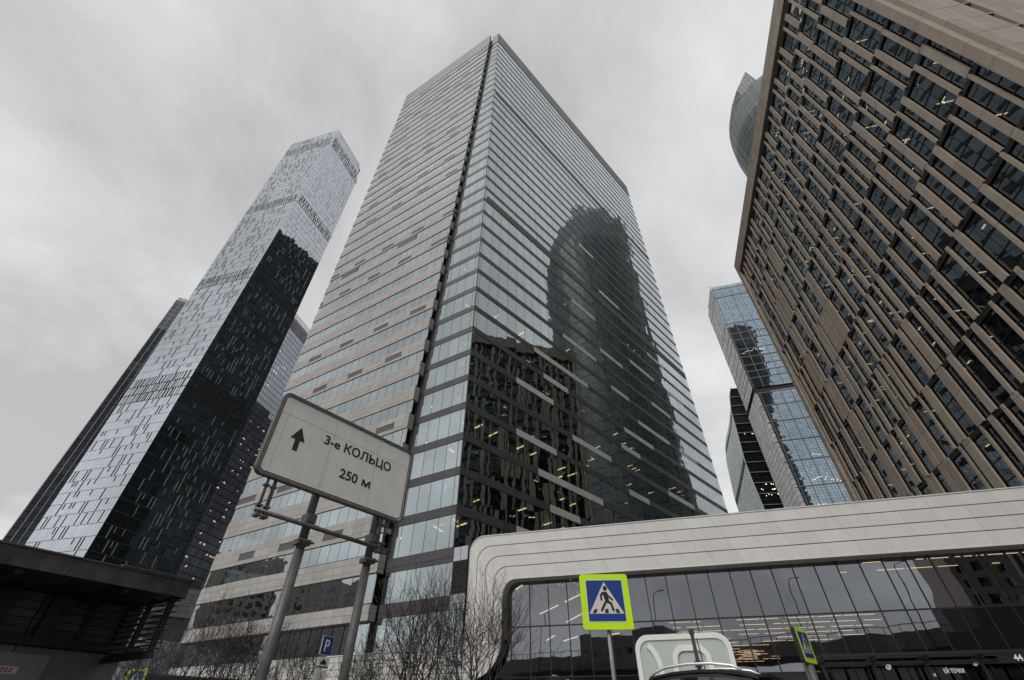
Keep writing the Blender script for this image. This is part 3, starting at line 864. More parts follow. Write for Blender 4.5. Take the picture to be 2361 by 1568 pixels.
# ================================================================== BLUE OFFSET-BLOCK TOWER (right)
T0 = pol(33.4, 326.0)
FT = Frame(T0, 106.4); FTs = Frame(T0, 15.0)
blue = thing('glass_skyscraper', 'blue glass skyscraper of shifted blocks with grey side left of the brown building', 'skyscraper', (T0.x, T0.y, 0))
g5, c5, gr, l5, dk5 = [], [], [], [], []
rt = random.Random(4)
ZB = 192.0
def block(s0, s1, d0, d1, z0, z1, majors):
    z = z0
    while z < z1 - 1:
        zt = min(z + 3.7, z1)
        s = s0
        while s < s1 - .3:
            e2 = min(s + 2.0, s1)
            g5.append((FT, s + .07, e2 - .07, z + .10, z + 2.1, d0 * 0 - 0.1, 0.0)); g5.append((FT, s + .07, e2 - .07, z + 2.2, zt - .05, -0.1, 0.0)); s = e2
        q = d0
        while q < d1 - .2:
            c5.append((FTs, q + .14, min(q + 2.2, d1) - .14, z + .16, zt - .16, -0.25, s0 * -1.0)); q += 2.2
        z = zt
    for k in majors:
        gr.append((FT, s0, s1, k - .35, k + .35, -0.3, 0.22)); gr.append((FTs, d0, d1, k - .3, k + .3, -0.3, -s0 + 0.12))
    for i in range(6):
        gr.append((FT, s0 + 0.9 + i * 6.9, s0 + 1.35 + i * 6.9, z0, z1, -0.3, 0.2))
    for i in range(5): gr.append((FTs, d0 + 1 + i * 7.6, d0 + 1.25 + i * 7.6, z0, z1, -0.3, -s0 + 0.1))
block(0.0, 40, 0.0, 34, ZB + 2, 301, [301, 291, 259, 248, 241, 231, 223, 215, 209, 203])
block(2.2, 42, 0.6, 36, 20, ZB - 2, [189, 178, 165, 150, 135.5, 118, 104, 88, 70])
dk5 = [(FT, 0.5, 41, ZB - 2, ZB + 2, -1.6, -0.9), (FTs, 0, 34, ZB - 2, ZB + 2, -2.5, -1.5)]
for s0, z0, n in ((6, 229, 9), (14, 229, 7), (3, 226, 3), (12, 122, 8), (22, 120, 8), (8, 105, 6), (18, 138, 5)):
    for q in range(n): zq = z0 + rt.uniform(-1.2, 1.2); l5.append((FT, s0 + q * 1.1, s0 + q * 1.1 + .35, zq, zq + .35, -0.02, 0.05))
pieces(blue, 'window', g5, M['c_glass']); pieces(blue, 'cladding_panel', c5, M['c_side']); pieces(blue, 'grid_bar', gr, M['c_grid'])
pieces(blue, 'recess_panel', dk5, M['black']); pieces(blue, 'lit_window', l5, M['lamp_w'])
mb = MB(); mb.box(FT, 0.4, 40, ZB + 2, 300.5, -33, -0.4); mb.box(FT, 2.7, 41, GZ, ZB - 2, -34, -0.4); mb.box(FT, 3, 38, ZB - 3, ZB + 3, -30, -2)
mb.build('core', M['mullion'], blue)
gl6 = [(FT, 2 + i * 3, 2 + i * 3 + 2.8, 301.3, 307.5, -3.2, -3.0) for i in range(12)] + [(FTs, 2 + i * 3, 2 + i * 3 + 2.8, 301.3, 307.5, -1.2, -1.0) for i in range(9)]
pieces(blue, 'parapet_glass', gl6, M['c_glass'])
mb = MB()
for i in range(10): mb.tube([FT.pt(1 + i * .9, 307.5, -3.1), FT.pt(1 + i * .9, 309.3, -3.1)], 0.12, 5)
mb.tube([FTs.pt(0.3, 301, -.2), FTs.pt(0.3, 306, -.2)], .15, 5); mb.tube([FTs.pt(0.3, 306, -.2), FTs.pt(0.3, 306, 3.2)], .15, 5); mb.tube([FTs.pt(16, 296, 0.2), FTs.pt(16, 299, 1.2)], .3, 5)
mb.build('roof_gear', M['c_side'], blue)

# ================================================================== CURVED MINT TOWER (low right)
mint = thing('curved_skyscraper', 'pale green tower with bulging side and dark striped glass face beside the blue tower', 'skyscraper', tuple(pol(29.6, 372.0)))
lt = [(0.0, 27.0), (0.327, 27.0), (0.38, 27.06), (0.46, 27.49), (0.5045, 28.07), (0.562, 29.63), (0.585, 30.3), (0.6, 30.95)]
rg = [(0.0, 29.75), (0.325, 29.67), (0.385, 29.51), (0.43, 29.51), (0.496, 29.84), (0.54, 30.0), (0.58, 30.5), (0.603, 31.1)]
def itp(tab, t):
    for (a, x), (b, y) in zip(tab, tab[1:]):
        if t <= b: return x + (y - x) * (t - a) / (b - a)
    return tab[-1][1]
def mintpts(z):
    t = max(0.0, (z - H) / 378.0)
    return pol(itp(lt, t), 398.0), pol(itp(rg, t), 372.0), pol(itp(rg, t) + 6.5, 392.0)
zl = [GZ + 4.2 * i for i in range(55)]
cells, hole, dg, edges = [], [], [], []
rm = random.Random(8)
for z0, z1 in zip(zl, zl[1:]):
    A0, B0, C0 = mintpts(z0); A1, B1_, C1 = mintpts(z1)
    out_n = Vector(((B0 - A0).y, -(B0 - A0).x, 0)).normalized()
    if out_n.dot(-A0) < 0: out_n = -out_n
    nseg = 9
    for i in range(nseg):
        def P(A, B, f, z): 
            v = A.lerp(B, f); return Vector((v.x, v.y, z))
        f0, f1 = i / nseg + .004, (i + 1) / nseg - .004
        hi = [P(A0, B0, f0, z0 + .06), P(A0, B0, f1, z0 + .06), P(A1, B1_, f1, z1 - .06), P(A1, B1_, f0, z1 - .06)]
        cells.append(([p - out_n * .4 for p in hi], hi))
        if rm.random() < 0.16:
            f = f0 + .05; hole.append(([P(A0, B0, f, z0 + 1.2) + out_n * -.1, P(A0, B0, f + .018, z0 + 1.2) + out_n * -.1, P(A1, B1_, f + .018, z0 + 2.3) + out_n * -.1, P(A1, B1_, f, z0 + 2.3) + out_n * -.1],
                                       [P(A0, B0, f, z0 + 1.2) + out_n * .05, P(A0, B0, f + .018, z0 + 1.2) + out_n * .05, P(A1, B1_, f + .018, z0 + 2.3) + out_n * .05, P(A1, B1_, f, z0 + 2.3) + out_n * .05]))
    on2 = Vector(((C0 - B0).y, -(C0 - B0).x, 0)).normalized()
    if on2.dot(-B0) < 0: on2 = -on2
    def Q(A, B, f, z, d=0.0):
        v = A.lerp(B, f); return Vector((v.x, v.y, z)) + on2 * d
    for i in range(8):
        f0, f1 = i / 8 + .003, (i + 1) / 8 - .003
        dg.append(([Q(B0, C0, f0, z0 + .4, -.9), Q(B0, C0, f1, z0 + .4, -.9), Q(B1_, C1, f1, z1, -.9), Q(B1_, C1, f0, z1, -.9)],
                   [Q(B0, C0, f0, z0 + .4, -.7), Q(B0, C0, f1, z0 + .4, -.7), Q(B1_, C1, f1, z1, -.7), Q(B1_, C1, f0, z1, -.7)]))
    if int(z0 / 4.2) % 2 == 0:
        edges.append(([Q(B0, C0, 0, z0, -1), Q(B0, C0, 1, z0, -1), Q(B0, C0, 1, z0 + .35, -1), Q(B0, C0, 0, z0 + .35, -1)],
                  [Q(B0, C0, 0, z0, .1), Q(B0, C0, 1, z0, .1), Q(B0, C0, 1, z0 + .35, .1), Q(B0, C0, 0, z0 + .35, .1)]))
for zl0, zr0 in ((181.0, 204.0), (137.0, 160.0)):
    for i in range(12):
        f0, f1 = .02 + i * .08, .02 + (i + 1) * .08
        q = []
        for f, dz in ((f0, 0), (f1, 0), (f1, 4.2), (f0, 4.2)):
            z = zl0 + (zr0 - zl0) * f + dz; A, B, C = mintpts(z); v = A.lerp(B, f); q.append(Vector((v.x, v.y, z)))
        nn = (q[1] - q[0]).cross(q[3] - q[0]).normalized()
        if nn.dot(CP - q[0]) < 0: nn = -nn
        hole.append(([p - nn * .3 for p in q], [p + nn * .22 for p in q]))
cellpieces(mint, 'cladding_panel', cells, M['mint']); cellpieces(mint, 'slit_panel', hole, M['black'], 120)
cellpieces(mint, 'window', dg, M['dk_glass']); cellpieces(mint, 'slab_edge', edges, M['white_edge'])
mb = MB()
rings = []
for z in zl:
    A, B, C = mintpts(z); D = C + (A - B) * 1.0
    lo = len(mb.v); rings.append(lo)
    c = (A + B + C + D) / 4
    for p in (A, B, C, D):
        v = p.lerp(c, 0.05); mb.v.append(Vector((v.x, v.y, z)))
for a, b in zip(rings, rings[1:]):
    for i in range(4): mb.f.append((a + i, a + (i + 1) % 4, b + (i + 1) % 4, b + i))
mb.f.append(tuple(rings[-1] + i for i in range(4)))
mb.build('core', M['mullion'], mint)
# ridge rail between the two skins
mb = MB(); mb.tube([Vector((mintpts(z)[1].x, mintpts(z)[1].y, z)) + (CP - mintpts(z)[1]).normalized() * .2 for z in zl], 0.42, 6); mb.build('ridge_rail', M['c_side'], mint)
lm = []
for k, n in ((43, 5), (33, 9), (32, 12), (31, 9), (24, 4), (22, 4), (12, 16), (11, 16), (10, 10), (18, 5)):
    z0 = zl[k]
    for q in range(n):
        f = rm.uniform(.02, .5); A0, B0, C0 = mintpts(z0)
        v = B0.lerp(C0, f); on2 = (CP - v); on2.z = 0; on2.normalize()
        uu = (C0 - B0).normalized()
        p = Vector((v.x, v.y, z0 + rm.uniform(2.2, 3.6))) - on2 * .55
        h = [p, p + uu * .5, p + uu * .5 + Vector((0, 0, .5)), p + Vector((0, 0, .5))]
        lm.append(([x - on2 * .1 for x in h], h))
cellpieces(mint, 'lit_window', lm, M['lamp_w'])

# ================================================================== LOW GREY BUILDINGS AT LEFT
h0 = pol(-35.0, 106.0); h1 = pol(-30.6, 108.0)
FH = Frame(h0, math.degrees(math.atan2((h1 - h0).x, (h1 - h0).y)))
hall = thing('low_building', 'low grey panelled building at the foot of the slender tower behind bare trees', 'building', tuple(h0))
hp, hd = [], []
bandz = [(3, 7.0, 0), (7.0, 11.2, 0), (11.2, 15.6, 1), (15.6, 17.4, 0), (17.4, 18.3, 0), (18.3, 20.0, 0)]
for z0, z1, d in bandz:
    for i in range(10):
        if z0 >= 15.6: nrow = 2
        else: nrow = 4
        for q in range(nrow):
            dz = (z1 - z0) / nrow
            (hd if d else hp).append((FH, i * 1.1 + .02, i * 1.1 + 1.08, z0 + q * dz + .02, z0 + (q + 1) * dz - .02, -0.2, 0.0 if z0 < 15.6 else 0.3))
pieces(hall, 'wall_panel', hp, M['grey_hall']); pieces(hall, 'wall_panel', hd, M['grey_hall_d'], label='darker wall panel')
mb = MB(); mb.box(FH, 0, 11, GZ, 19.8, -12, -0.3); mb.build('core', M['grey_hall_d'], hall)
h2 = pol(-38.5, 78.0); h3 = pol(-30.2, 82.0)
FH2 = Frame(h2, math.degrees(math.atan2((h3 - h2).x, (h3 - h2).y)))
shed = thing('siding_shed', 'pale blue shed with horizontal siding behind bare trees beside the kiosk', 'shed', tuple(h2))
pieces(shed, 'siding_board', [(FH2, i * 4.0 + .01, i * 4.0 + 3.99, .5 + q * .3, .5 + q * .3 + .285, -0.08, 0.0 + 0.01 * (q % 2)) for i in range(3) for q in range(30)], M['siding'])
mb = MB(); mb.box(FH2, 0, 12, GZ, 9.4, -10, -0.2); mb.build('core', M['grey_hall'], shed)
h4 = pol(-33.3, 40.0); h5 = pol(-24.0, 42.0)
FH3 = Frame(h4, math.degrees(math.atan2((h5 - h4).x, (h5 - h4).y)))
wallb = thing('boundary_wall', 'low dark wall behind the bare trees under the middle tower', 'wall', tuple(h4))
pieces(wallb, 'wall_panel', [(FH3, i * 1.5 + .02, i * 1.5 + 1.48, GZ, 3.55, -0.3, 0) for i in range(4)], M['kiosk_dark'])
pieces(wallb, 'coping', [(FH3, 0, 6, 3.56, 3.66, -0.35, 0.06)], M['kiosk_fascia'])


# ================================================================== WHITE-FRAMED PAVILION
PO = Vector((-3.75, 44.03, 0))
FPV = Frame(PO, 106.7)
pav = thing('shopping_pavilion', 'white framed low pavilion with grooved rounded band and dark glass wall', 'pavilion', tuple(PO))
uB_ = dirv(-60.0); nB_ = Vector((-0.521, -0.853, 0)).normalized()
def PP(s, z, n):
    if s >= 0:
        return FPV.pt(s, z, n)
    t = min(-s / 6.0, 1.0); sm = t * t * (3 - 2 * t)
    nn = (FPV.n * (1 - sm) + nB_ * sm).normalized()
    p = PO + uB_ * (-s) + nB_ * (1.9 * sm) + nn * n
    return Vector((p.x, p.y, z))
SK = [0.0, 0.8, 1.62, 2.44, 3.25]
ZT = [14.93, 13.98, 13.05, 12.15, 11.17]
ZBk = [6.1, 5.6, 5.1, 4.6, 4.1]
NLs, NRs, NV, NA_ = 20, 22, 4, 8
def curve(k):
    s_, zt, zb = SK[k], ZT[k], ZBk[k]; R = 1.35 - 0.06 * k; r = 1.6 + 0.3 * k
    P = []
    for i in range(NLs + 1):
        f = i / NLs; P.append((-38 + (s_ - r + 38) * f, zb))
    for i in range(1, NA_ + 1):
        a = R_(-90 + 90 * i / NA_); P.append((s_ - r + r * math.cos(a), zb + r + r * math.sin(a)))
    for i in range(1, NV + 1): P.append((s_, zb + r + (zt - R - zb - r) * i / NV))
    for i in range(1, NA_ + 1):
        a = R_(180 - 90 * i / NA_); P.append((s_ + R + R * math.cos(a), zt - R + R * math.sin(a)))
    for i in range(1, NRs + 1): P.append((s_ + R + (50 - s_ - R) * i / NRs, zt))
    return P
CV = [curve(k) for k in range(5)]
arcs = [(NLs, NLs + NA_), (NLs + NA_ + NV, NLs + 2 * NA_ + NV)]
pan = []
for k in range(4):
    a, b = CV[k], CV[k + 1]; nf = -0.035 * k
    def bcell(i, shrink=0.006):
        # across: leave a groove at the inner side
        def mixp(p, q, f): return (p[0] + (q[0] - p[0]) * f, p[1] + (q[1] - p[1]) * f)
        g0 = 0.004; g1 = 0.925
        c = [mixp(a[i], b[i], g0), mixp(a[i + 1], b[i + 1], g0), mixp(a[i + 1], b[i + 1], g1), mixp(a[i], b[i], g1)]
        L = math.dist(a[i], a[i + 1]) or 1; f = shrink / max(L, .05)
        c2 = [mixp(c[0], c[1], f), mixp(c[1], c[0], f), mixp(c[2], c[3], f), mixp(c[3], c[2], f)]
        tilt = [0, 0, -0.05, -0.05]
        return ([PP(s, z, nf - 0.35) for s, z in c2], [PP(s, z, nf + t_) for (s, z), t_ in zip(c2, tilt)])
    i = 0
    while i < len(a) - 1:
        arc = next(((x, y) for x, y in arcs if x <= i < y), None)
        if arc:
            mb = MB()
            for q in range(arc[0], arc[1]): mb.cells(*bcell(q, 0.0))
            mb.build('corner_panel', M['frame_white'], pav); i = arc[1]
        else:
            pan.append(bcell(i)); i += 1
cellpieces(pav, 'cladding_panel', pan, M['frame_white'])
# dark backing behind the grooves, soffit, outer cheek, coping
mb = MB()
for k in range(4):
    for i in range(len(CV[0]) - 1):
        q = [CV[k][i], CV[k][i + 1], CV[k + 1][i + 1], CV[k + 1][i]]
        mb.cells([PP(s, z, -0.5) for s, z in q], [PP(s, z, -0.30) for s, z in q])
mb.build('groove_backing', M['black'], pav)
sof = []
for i in range(NLs + NA_, len(CV[4]) - 1):
    (s0, z0), (s1, z1) = CV[4][i], CV[4][i + 1]
    ins = 0.12
    dz0 = ins if i >= arcs[1][0] else 0; ds0 = -ins if i < arcs[1][1] else 0
    sof.append(([PP(s0, z0 - .02, -0.14), PP(s1, z1 - .02, -0.14), PP(s1, z1 - .02, -1.42), PP(s0, z0 - .02, -1.42)],
                [PP(s0, z0 + .10, -0.14), PP(s1, z1 + .10, -0.14), PP(s1, z1 + .10, -1.42), PP(s0, z0 + .10, -1.42)]))
cellpieces(pav, 'soffit_panel', sof, M['frame_white'])
mb = MB()
for i in range(0, len(CV[0]) - 1):
    (s0, z0), (s1, z1) = CV[0][i], CV[0][i + 1]
    nb = -1.0 if i > NLs else -0.5
    mb.cells([PP(s0, z0 - .03, nb), PP(s1, z1 - .03, nb), PP(s1 + (.03 if i < NLs + NA_ + NV and i > NLs else 0), z1 - .03, 0.05), PP(s0 + (.03 if i < NLs + NA_ + NV and i > NLs else 0), z0 - .03, 0.05)],
             [PP(s0, z0 + .04, nb), PP(s1, z1 + .04, nb), PP(s1, z1 + .04, 0.05), PP(s0, z0 + .04, 0.05)])
mb.build('coping', M['frame_white'], pav)
mb = MB()
for i in range(NLs):
    (s0, z0), (s1, z1) = CV[4][i], CV[4][i + 1]
    mb.cells([PP(s0, GZ, -0.6), PP(s1, GZ, -0.6), PP(s1, z1, -0.6), PP(s0, z0, -0.6)], [PP(s0, GZ, -0.35), PP(s1, GZ, -0.35), PP(s1, z1, -0.35), PP(s0, z0, -0.35)])
mb.build('plinth', M['kiosk_dark'], pav)

PG = PO + Vector((0.287, 0.958, 0)) * 1.35
FG = Frame(PG, 106.7)
ms = [21.85 - 1.655 * i for i in range(12, 0, -1)] + [21.85 + 1.54 * i for i in range(19)]
panes, blackp, mul, tra = [], [], [], []
for a, b in zip(ms, ms[1:]):
    panes.append((FG, a + .035, b - .035, 7.80, 11.6, -0.04, 0.0))
    if a < 34.0: panes.append((FG, a + .035, b - .035, 4.40 if a < 25.5 else 5.25, 7.70, -0.04, 0.0))
    else: blackp.append((FG, a + .035, b - .035, 5.25, 7.70, -0.04, 0.0))
    if a < 25.5: blackp.append((FG, a + .035, b - .035, GZ + .1, 4.3, -0.04, 0.0))
    tra.append((FG, a + .04, b - .04, 7.70, 7.79, -0.1, 0.03))
    tra.append((FG, a + .04, b - .04, 4.31 if a < 25.5 else 5.13, 4.39 if a < 25.5 else 5.24, -0.1, 0.03))
for a in ms: mul.append((FG, a - .035, a + .035, GZ, 11.6, -0.12, 0.05))
pieces(pav, 'glass_pane', panes, M['p_glass']); pieces(pav, 'black_pane', blackp, M['black_glass'])
pieces(pav, 'mullion', mul, M['mullion']); pieces(pav, 'transom', tra, M['mullion'])
# rooms behind the glass
mb = MB()
mb.box(FG, 1.5, 50, 11.62, 12.0, -34, -0.1)
mb.box(FG, 3.5, 50, 7.85, 8.15, -34, -9.0) 
mb.box(FG, 1.5, 50, GZ, 12, -34.5, -34)
mb.box(FG, 1.2, 1.5, GZ, 12, -34, -0.1)
mb.box(FG, 49.6, 50, GZ, 12, -34, -0.1)
mb.box(FG, 1.5, 50, GZ - .1, GZ + .05, -34, -0.1)
mb.box(FG, 26, 50, 5.0, 7.9, -14, -13.6)
for i in range(6): mb.box(FG, 6 + i * 7, 6.6 + i * 7, GZ, 11.6, -9.6, -9.0)
mb.build('interior', M['dark_in'], pav)
lamp = []
rp = random.Random(21)
for r in range(13):
    n = -0.7 - r * 2.4; s = 16.5 + 0.25 * r; 
    while s < 30.5 + r * .3:
        l = rp.choice([1.2, 1.6, 0.6, 2.0])
        if rp.random() < 0.72: lamp.append((FG, s, s + l, 7.68, 7.715, n - .04, n))
        s += l + rp.choice([.15, .15, .5])
for n, s0, s1 in ((-1.8, 32.0, 44.0), (-4.5, 31.0, 42)):
    s = s0
    while s < s1:
        l = rp.choice([0.5, 1.4, 1.9]); lamp.append((FG, s, s + l, 11.3, 11.345, n - .045, n)); s += l + .25 + (2.0 if rp.random() < .3 else 0)
for r in range(2):
    n = -7 - r * 5.6; lamp.append((FG, 18.5, 20.6, 3.4, 3.43, n - .03, n)); lamp.append((FG, 21.0, 23.0, 3.4, 3.43, n - .03, n)); lamp.append((FG, 26.2, 28.6, 3.4, 3.43, n - .03, n))
pieces(pav, 'ceiling_lamp', lamp, M['lamp_p'])
for (a, b) in (((8.8, -6.5), (2.6, -15)), ((10.2, -11.0), (4.4, -21)), ((4.2, -1.6), (3.2, -3.0))):
    mb = MB(); A = FG.pt(a[0], 11.25, a[1]); B = FG.pt(b[0], 11.25, b[1]); mb.tube([A, B], 0.055, 6); mb.build('ceiling_lamp', M['lamp_p'], pav)
for (a, b) in (((6.5, -4), (5.2, -6.5)), ((8.4, -5), (6.6, -7.4)), ((12.2, -4), (11.2, -5))):
    mb = MB(); A = FG.pt(a[0], 7.6, a[1]); B = FG.pt(b[0], 7.6, b[1]); mb.tube([A, B], 0.045, 6); mb.build('ceiling_lamp', M['lamp_p'], pav)
mb = MB()
for i in range(40):
    s = rp.uniform(4.5, 13); n = rp.uniform(-2, -9); mb.box(FG, s, s + .07, 11.55, 11.6, n - .07, n)
mb.build('spot_lamps', M['lamp_w'], pav, kind='stuff')
# ring lamps in the hall
for c, n in ((23.6, -16), (24.0, -17.5), (23.8, -19), (29.6, -24)):
    mb = MB(); P = [FG.pt(c + .9 * math.cos(a / 16 * 2 * math.pi), 7.3 - 0.25 * (abs(n) - 16) * .3, n + .9 * math.sin(a / 16 * 2 * math.pi)) for a in range(17)]
    mb.tube(P, 0.022, 5); mb.build('ring_lamp', M['lamp_p'], pav)
# number plate on the dark base
mb = MB(); mb.box(FG, 8.05, 8.35, 3.75, 4.2, 0.02, 0.04); pl = mb.build('number_plate', M['kiosk_low'], pav)
text_part('lettering', '2', FG, 8.12, 3.83, 0.045, 0.36, M['sign_white'], pl, bold=.004)

# entrance canopy with glazed doors
FC = Frame(FG.pt(25.9, 0, 0.0), 106.7)
can = thing('entrance_canopy', 'black glazed entrance canopy with lit lettering at the right end of the pavilion', 'canopy', tuple(FC.O))
beam, dpan = [], []
beam += [(FC, -0.1, 24, 5.0, 5.22, 0.08, 0.30), (FC, -0.1, 24, 4.62, 4.78, 0.8, 1.0), (FC, -0.1, 24, 5.02, 5.18, 1.5, 1.7), (FC, -0.1, 24, 4.6, 4.72, 0.08, 0.2)]
for i in range(9): beam.append((FC, -0.1 + i * 3, 0.06 + i * 3, 4.80, 5.0, 0.1, 1.5))
for i in range(9): beam.append((FC, -0.1 + i * 3, 0.08 + i * 3, GZ, 4.6, 0.8, 0.98))
for i in range(16): dpan.append((FC, i * 1.5 + .1, i * 1.5 + 1.4, GZ + .1, 4.5, -0.1, -0.05))
pieces(can, 'beam', beam, M['mullion']); pieces(can, 'glass_panel', dpan, M['black_glass'])
text_part('lettering', 'ЕЙ ТОЧКИ', FC, 7.1, 4.17, 0.06, 0.31, M['letter_w'], can, sx=0.72, bold=.006)
text_part('lettering', 'ЕШ', FC, 6.3, 4.03, 0.06, 0.17, M['letter_w'], can, bold=.008)
pieces(can, 'sign_fascia', [(FC, 9.6, 24, 4.5, 5.0, 1.70, 1.72)], M['black'])
text_part('lettering', '44', FC, 10.44, 4.60, 1.725, 0.44, M['letter_w'], can, bold=.012)
FC2 = Frame(FC.pt(4.35, 0, 0.4), 150.0); 
def disc(F, c, z, r, n0, n1):
    mb = MB(); mb.prism([F.pt(c + r * math.cos(i / 20 * 2 * math.pi), z + r * math.sin(i / 20 * 2 * math.pi), n0) for i in range(20)], F.n * (n1 - n0)); return mb
for s_, zc, r_, let in ((4.0, 4.56, 0.19, 'd'), (8.94, 4.68, 0.19, 'G')):
    F2 = Frame(FC.pt(s_, 0, 0.25), 150.0)
    o = disc(F2, 0, zc, r_, -0.05, 0.0).build('round_sign', M['sign_white'], can)
    text_part('lettering', let, F2, -.07, zc - .075, 0.006, 0.22, M['sign_black'], o)

# ================================================================== DIRECTION SIGN
SO = pol(-31.4, 7.67)
FSg = Frame(SO, 39.1)
sg = thing('direction_sign', 'large dirty white direction sign on two grey posts in front of the middle tower', 'road sign', (FSg.pt(1.9, 0, -.2).x, FSg.pt(1.9, 0, -.2).y, GZ))
W_, Z0_, Z1_ = 2.985, 4.20, 5.70
n0 = 0.0
mb = MB(); mb.prism(rounded(FSg, 0.02, W_ - .02, Z0_ + .02, Z1_ - .02, 0.11, -0.05), FSg.n * 0.05); board = mb.build('board', M['sign_face'], sg)
mb = MB(); ring(mb, rounded(FSg, 0, W_, Z0_, Z1_, 0.13, -0.075), rounded(FSg, 0.035, W_ - .035, Z0_ + .035, Z1_ - .035, 0.10, -0.075), FSg.n * 0.10); mb.build('frame', M['galv'], sg)
mb = MB(); ring(mb, rounded(FSg, 0.052, W_ - .052, Z0_ + .052, Z1_ - .052, 0.09, 0.001), rounded(FSg, 0.070, W_ - .070, Z0_ + .070, Z1_ - .070, 0.075, 0.001), FSg.n * 0.002); mb.build('border_line', M['sign_black'], board)
mb = MB(); mb.prism([FSg.pt(s, z, 0.001) for s, z in ((0.45, 4.75), (0.54, 4.75), (0.54, 4.945), (0.625, 4.945), (0.495, 5.185), (0.36, 4.945), (0.45, 4.945))], FSg.n * 0.003); mb.build('arrow', M['sign_black'], board)
text_part('lettering', '3-e КОЛЬЦО', FSg, 0.955, 5.085, 0.003, 0.238, M['sign_black'], board, bold=0.005, sx=1.10)
text_part('lettering', '250', FSg, 1.42, 4.61, 0.003, 0.238, M['sign_black'], board, bold=0.005, sx=1.10)
mb = MB(); _m = 1.93
for q in ([(_m, 4.615), (_m, 4.735)], [(_m + .155, 4.615), (_m + .155, 4.735)]): mb.prism([FSg.pt(q[0][0] - .016, q[0][1] - .005, .0015), FSg.pt(q[0][0] + .016, q[0][1] - .005, .0015), FSg.pt(q[1][0] + .016, q[1][1] + .005, .0015), FSg.pt(q[1][0] - .016, q[1][1] + .005, .0015)], FSg.n * .003)
mb.prism([FSg.pt(a, b, .0016) for a, b in ((_m - .012, 4.74), (_m + .022, 4.74), (_m + .0775, 4.665), (_m + .133, 4.74), (_m + .167, 4.74), (_m + .094, 4.61), (_m + .061, 4.61))], FSg.n * .0034)
mb.build('lettering', M['sign_black'], board)
seams = [(FSg, 0.08, W_ - .08, 5.315, 5.321, 0.0, 0.0015)] + [(FSg, x, x + .004, Z0_ + .08, 5.312, 0.0, 0.0014) for x in (0.20, 1.12, 2.12)] + [(FSg, x, x + .004, 5.324, Z1_ - .08, 0.0, 0.0014) for x in (0.20, 1.12, 2.12)]
pieces(board, 'seam', seams, M['sign_seam'])
for s in (1.2, 2.5):
    mb = MB(); c = FSg.pt(s, 0, -.17); mb.tube([Vector((c.x, c.y, GZ)), Vector((c.x, c.y, 3.35))], 0.075, 16); mb.tube([Vector((c.x, c.y, 3.35)), Vector((c.x, c.y, 5.3))], 0.068, 16)
    po = mb.build('post', M['galv'], sg, smooth=True)
    pieces(po, 'clamp', [(FSg, s - .10, s + .10, 3.42, 3.50, -.27, -.06), (FSg, s - .085, s + .085, 3.76, 3.90, -.27, -.07)], M['galv_dark'])
    mb = MB(); 
    for dz in (3.46, 3.72): mb.tube([FSg.pt(s - .14, dz, -.05), FSg.pt(s + .14, dz, -.05)], 0.018, 8)
    mb.build('bolt', M['galv_dark'], po)
mb = MB(); mb.tube([FSg.pt(0.24, 3.69, -.02), FSg.pt(2.84, 3.67, -.02)], 0.035, 12); mb.build('cross_bar', M['galv'], sg, smooth=True)
for s in (0.30, 0.42, 2.56, 2.68):
    mb = MB(); mb.tube([FSg.pt(s, 3.66, -.06), FSg.pt(s, 4.6, -.10)], 0.022 if s in (0.30, 2.68) else 0.03, 10); br = mb.build('bracket_tube', M['galv'], sg, smooth=True)
    mb = MB(); mb.box(FSg, s - .04, s + .04, 3.60, 3.65, -.1, 0.03); mb.box(FSg, s - .045, s + .045, 3.76, 3.79, -.11, -.03); mb.box(FSg, s - .045, s + .045, 4.08, 4.11, -.12, -.04); mb.build('bracket_clamp', M['galv_dark'], br)

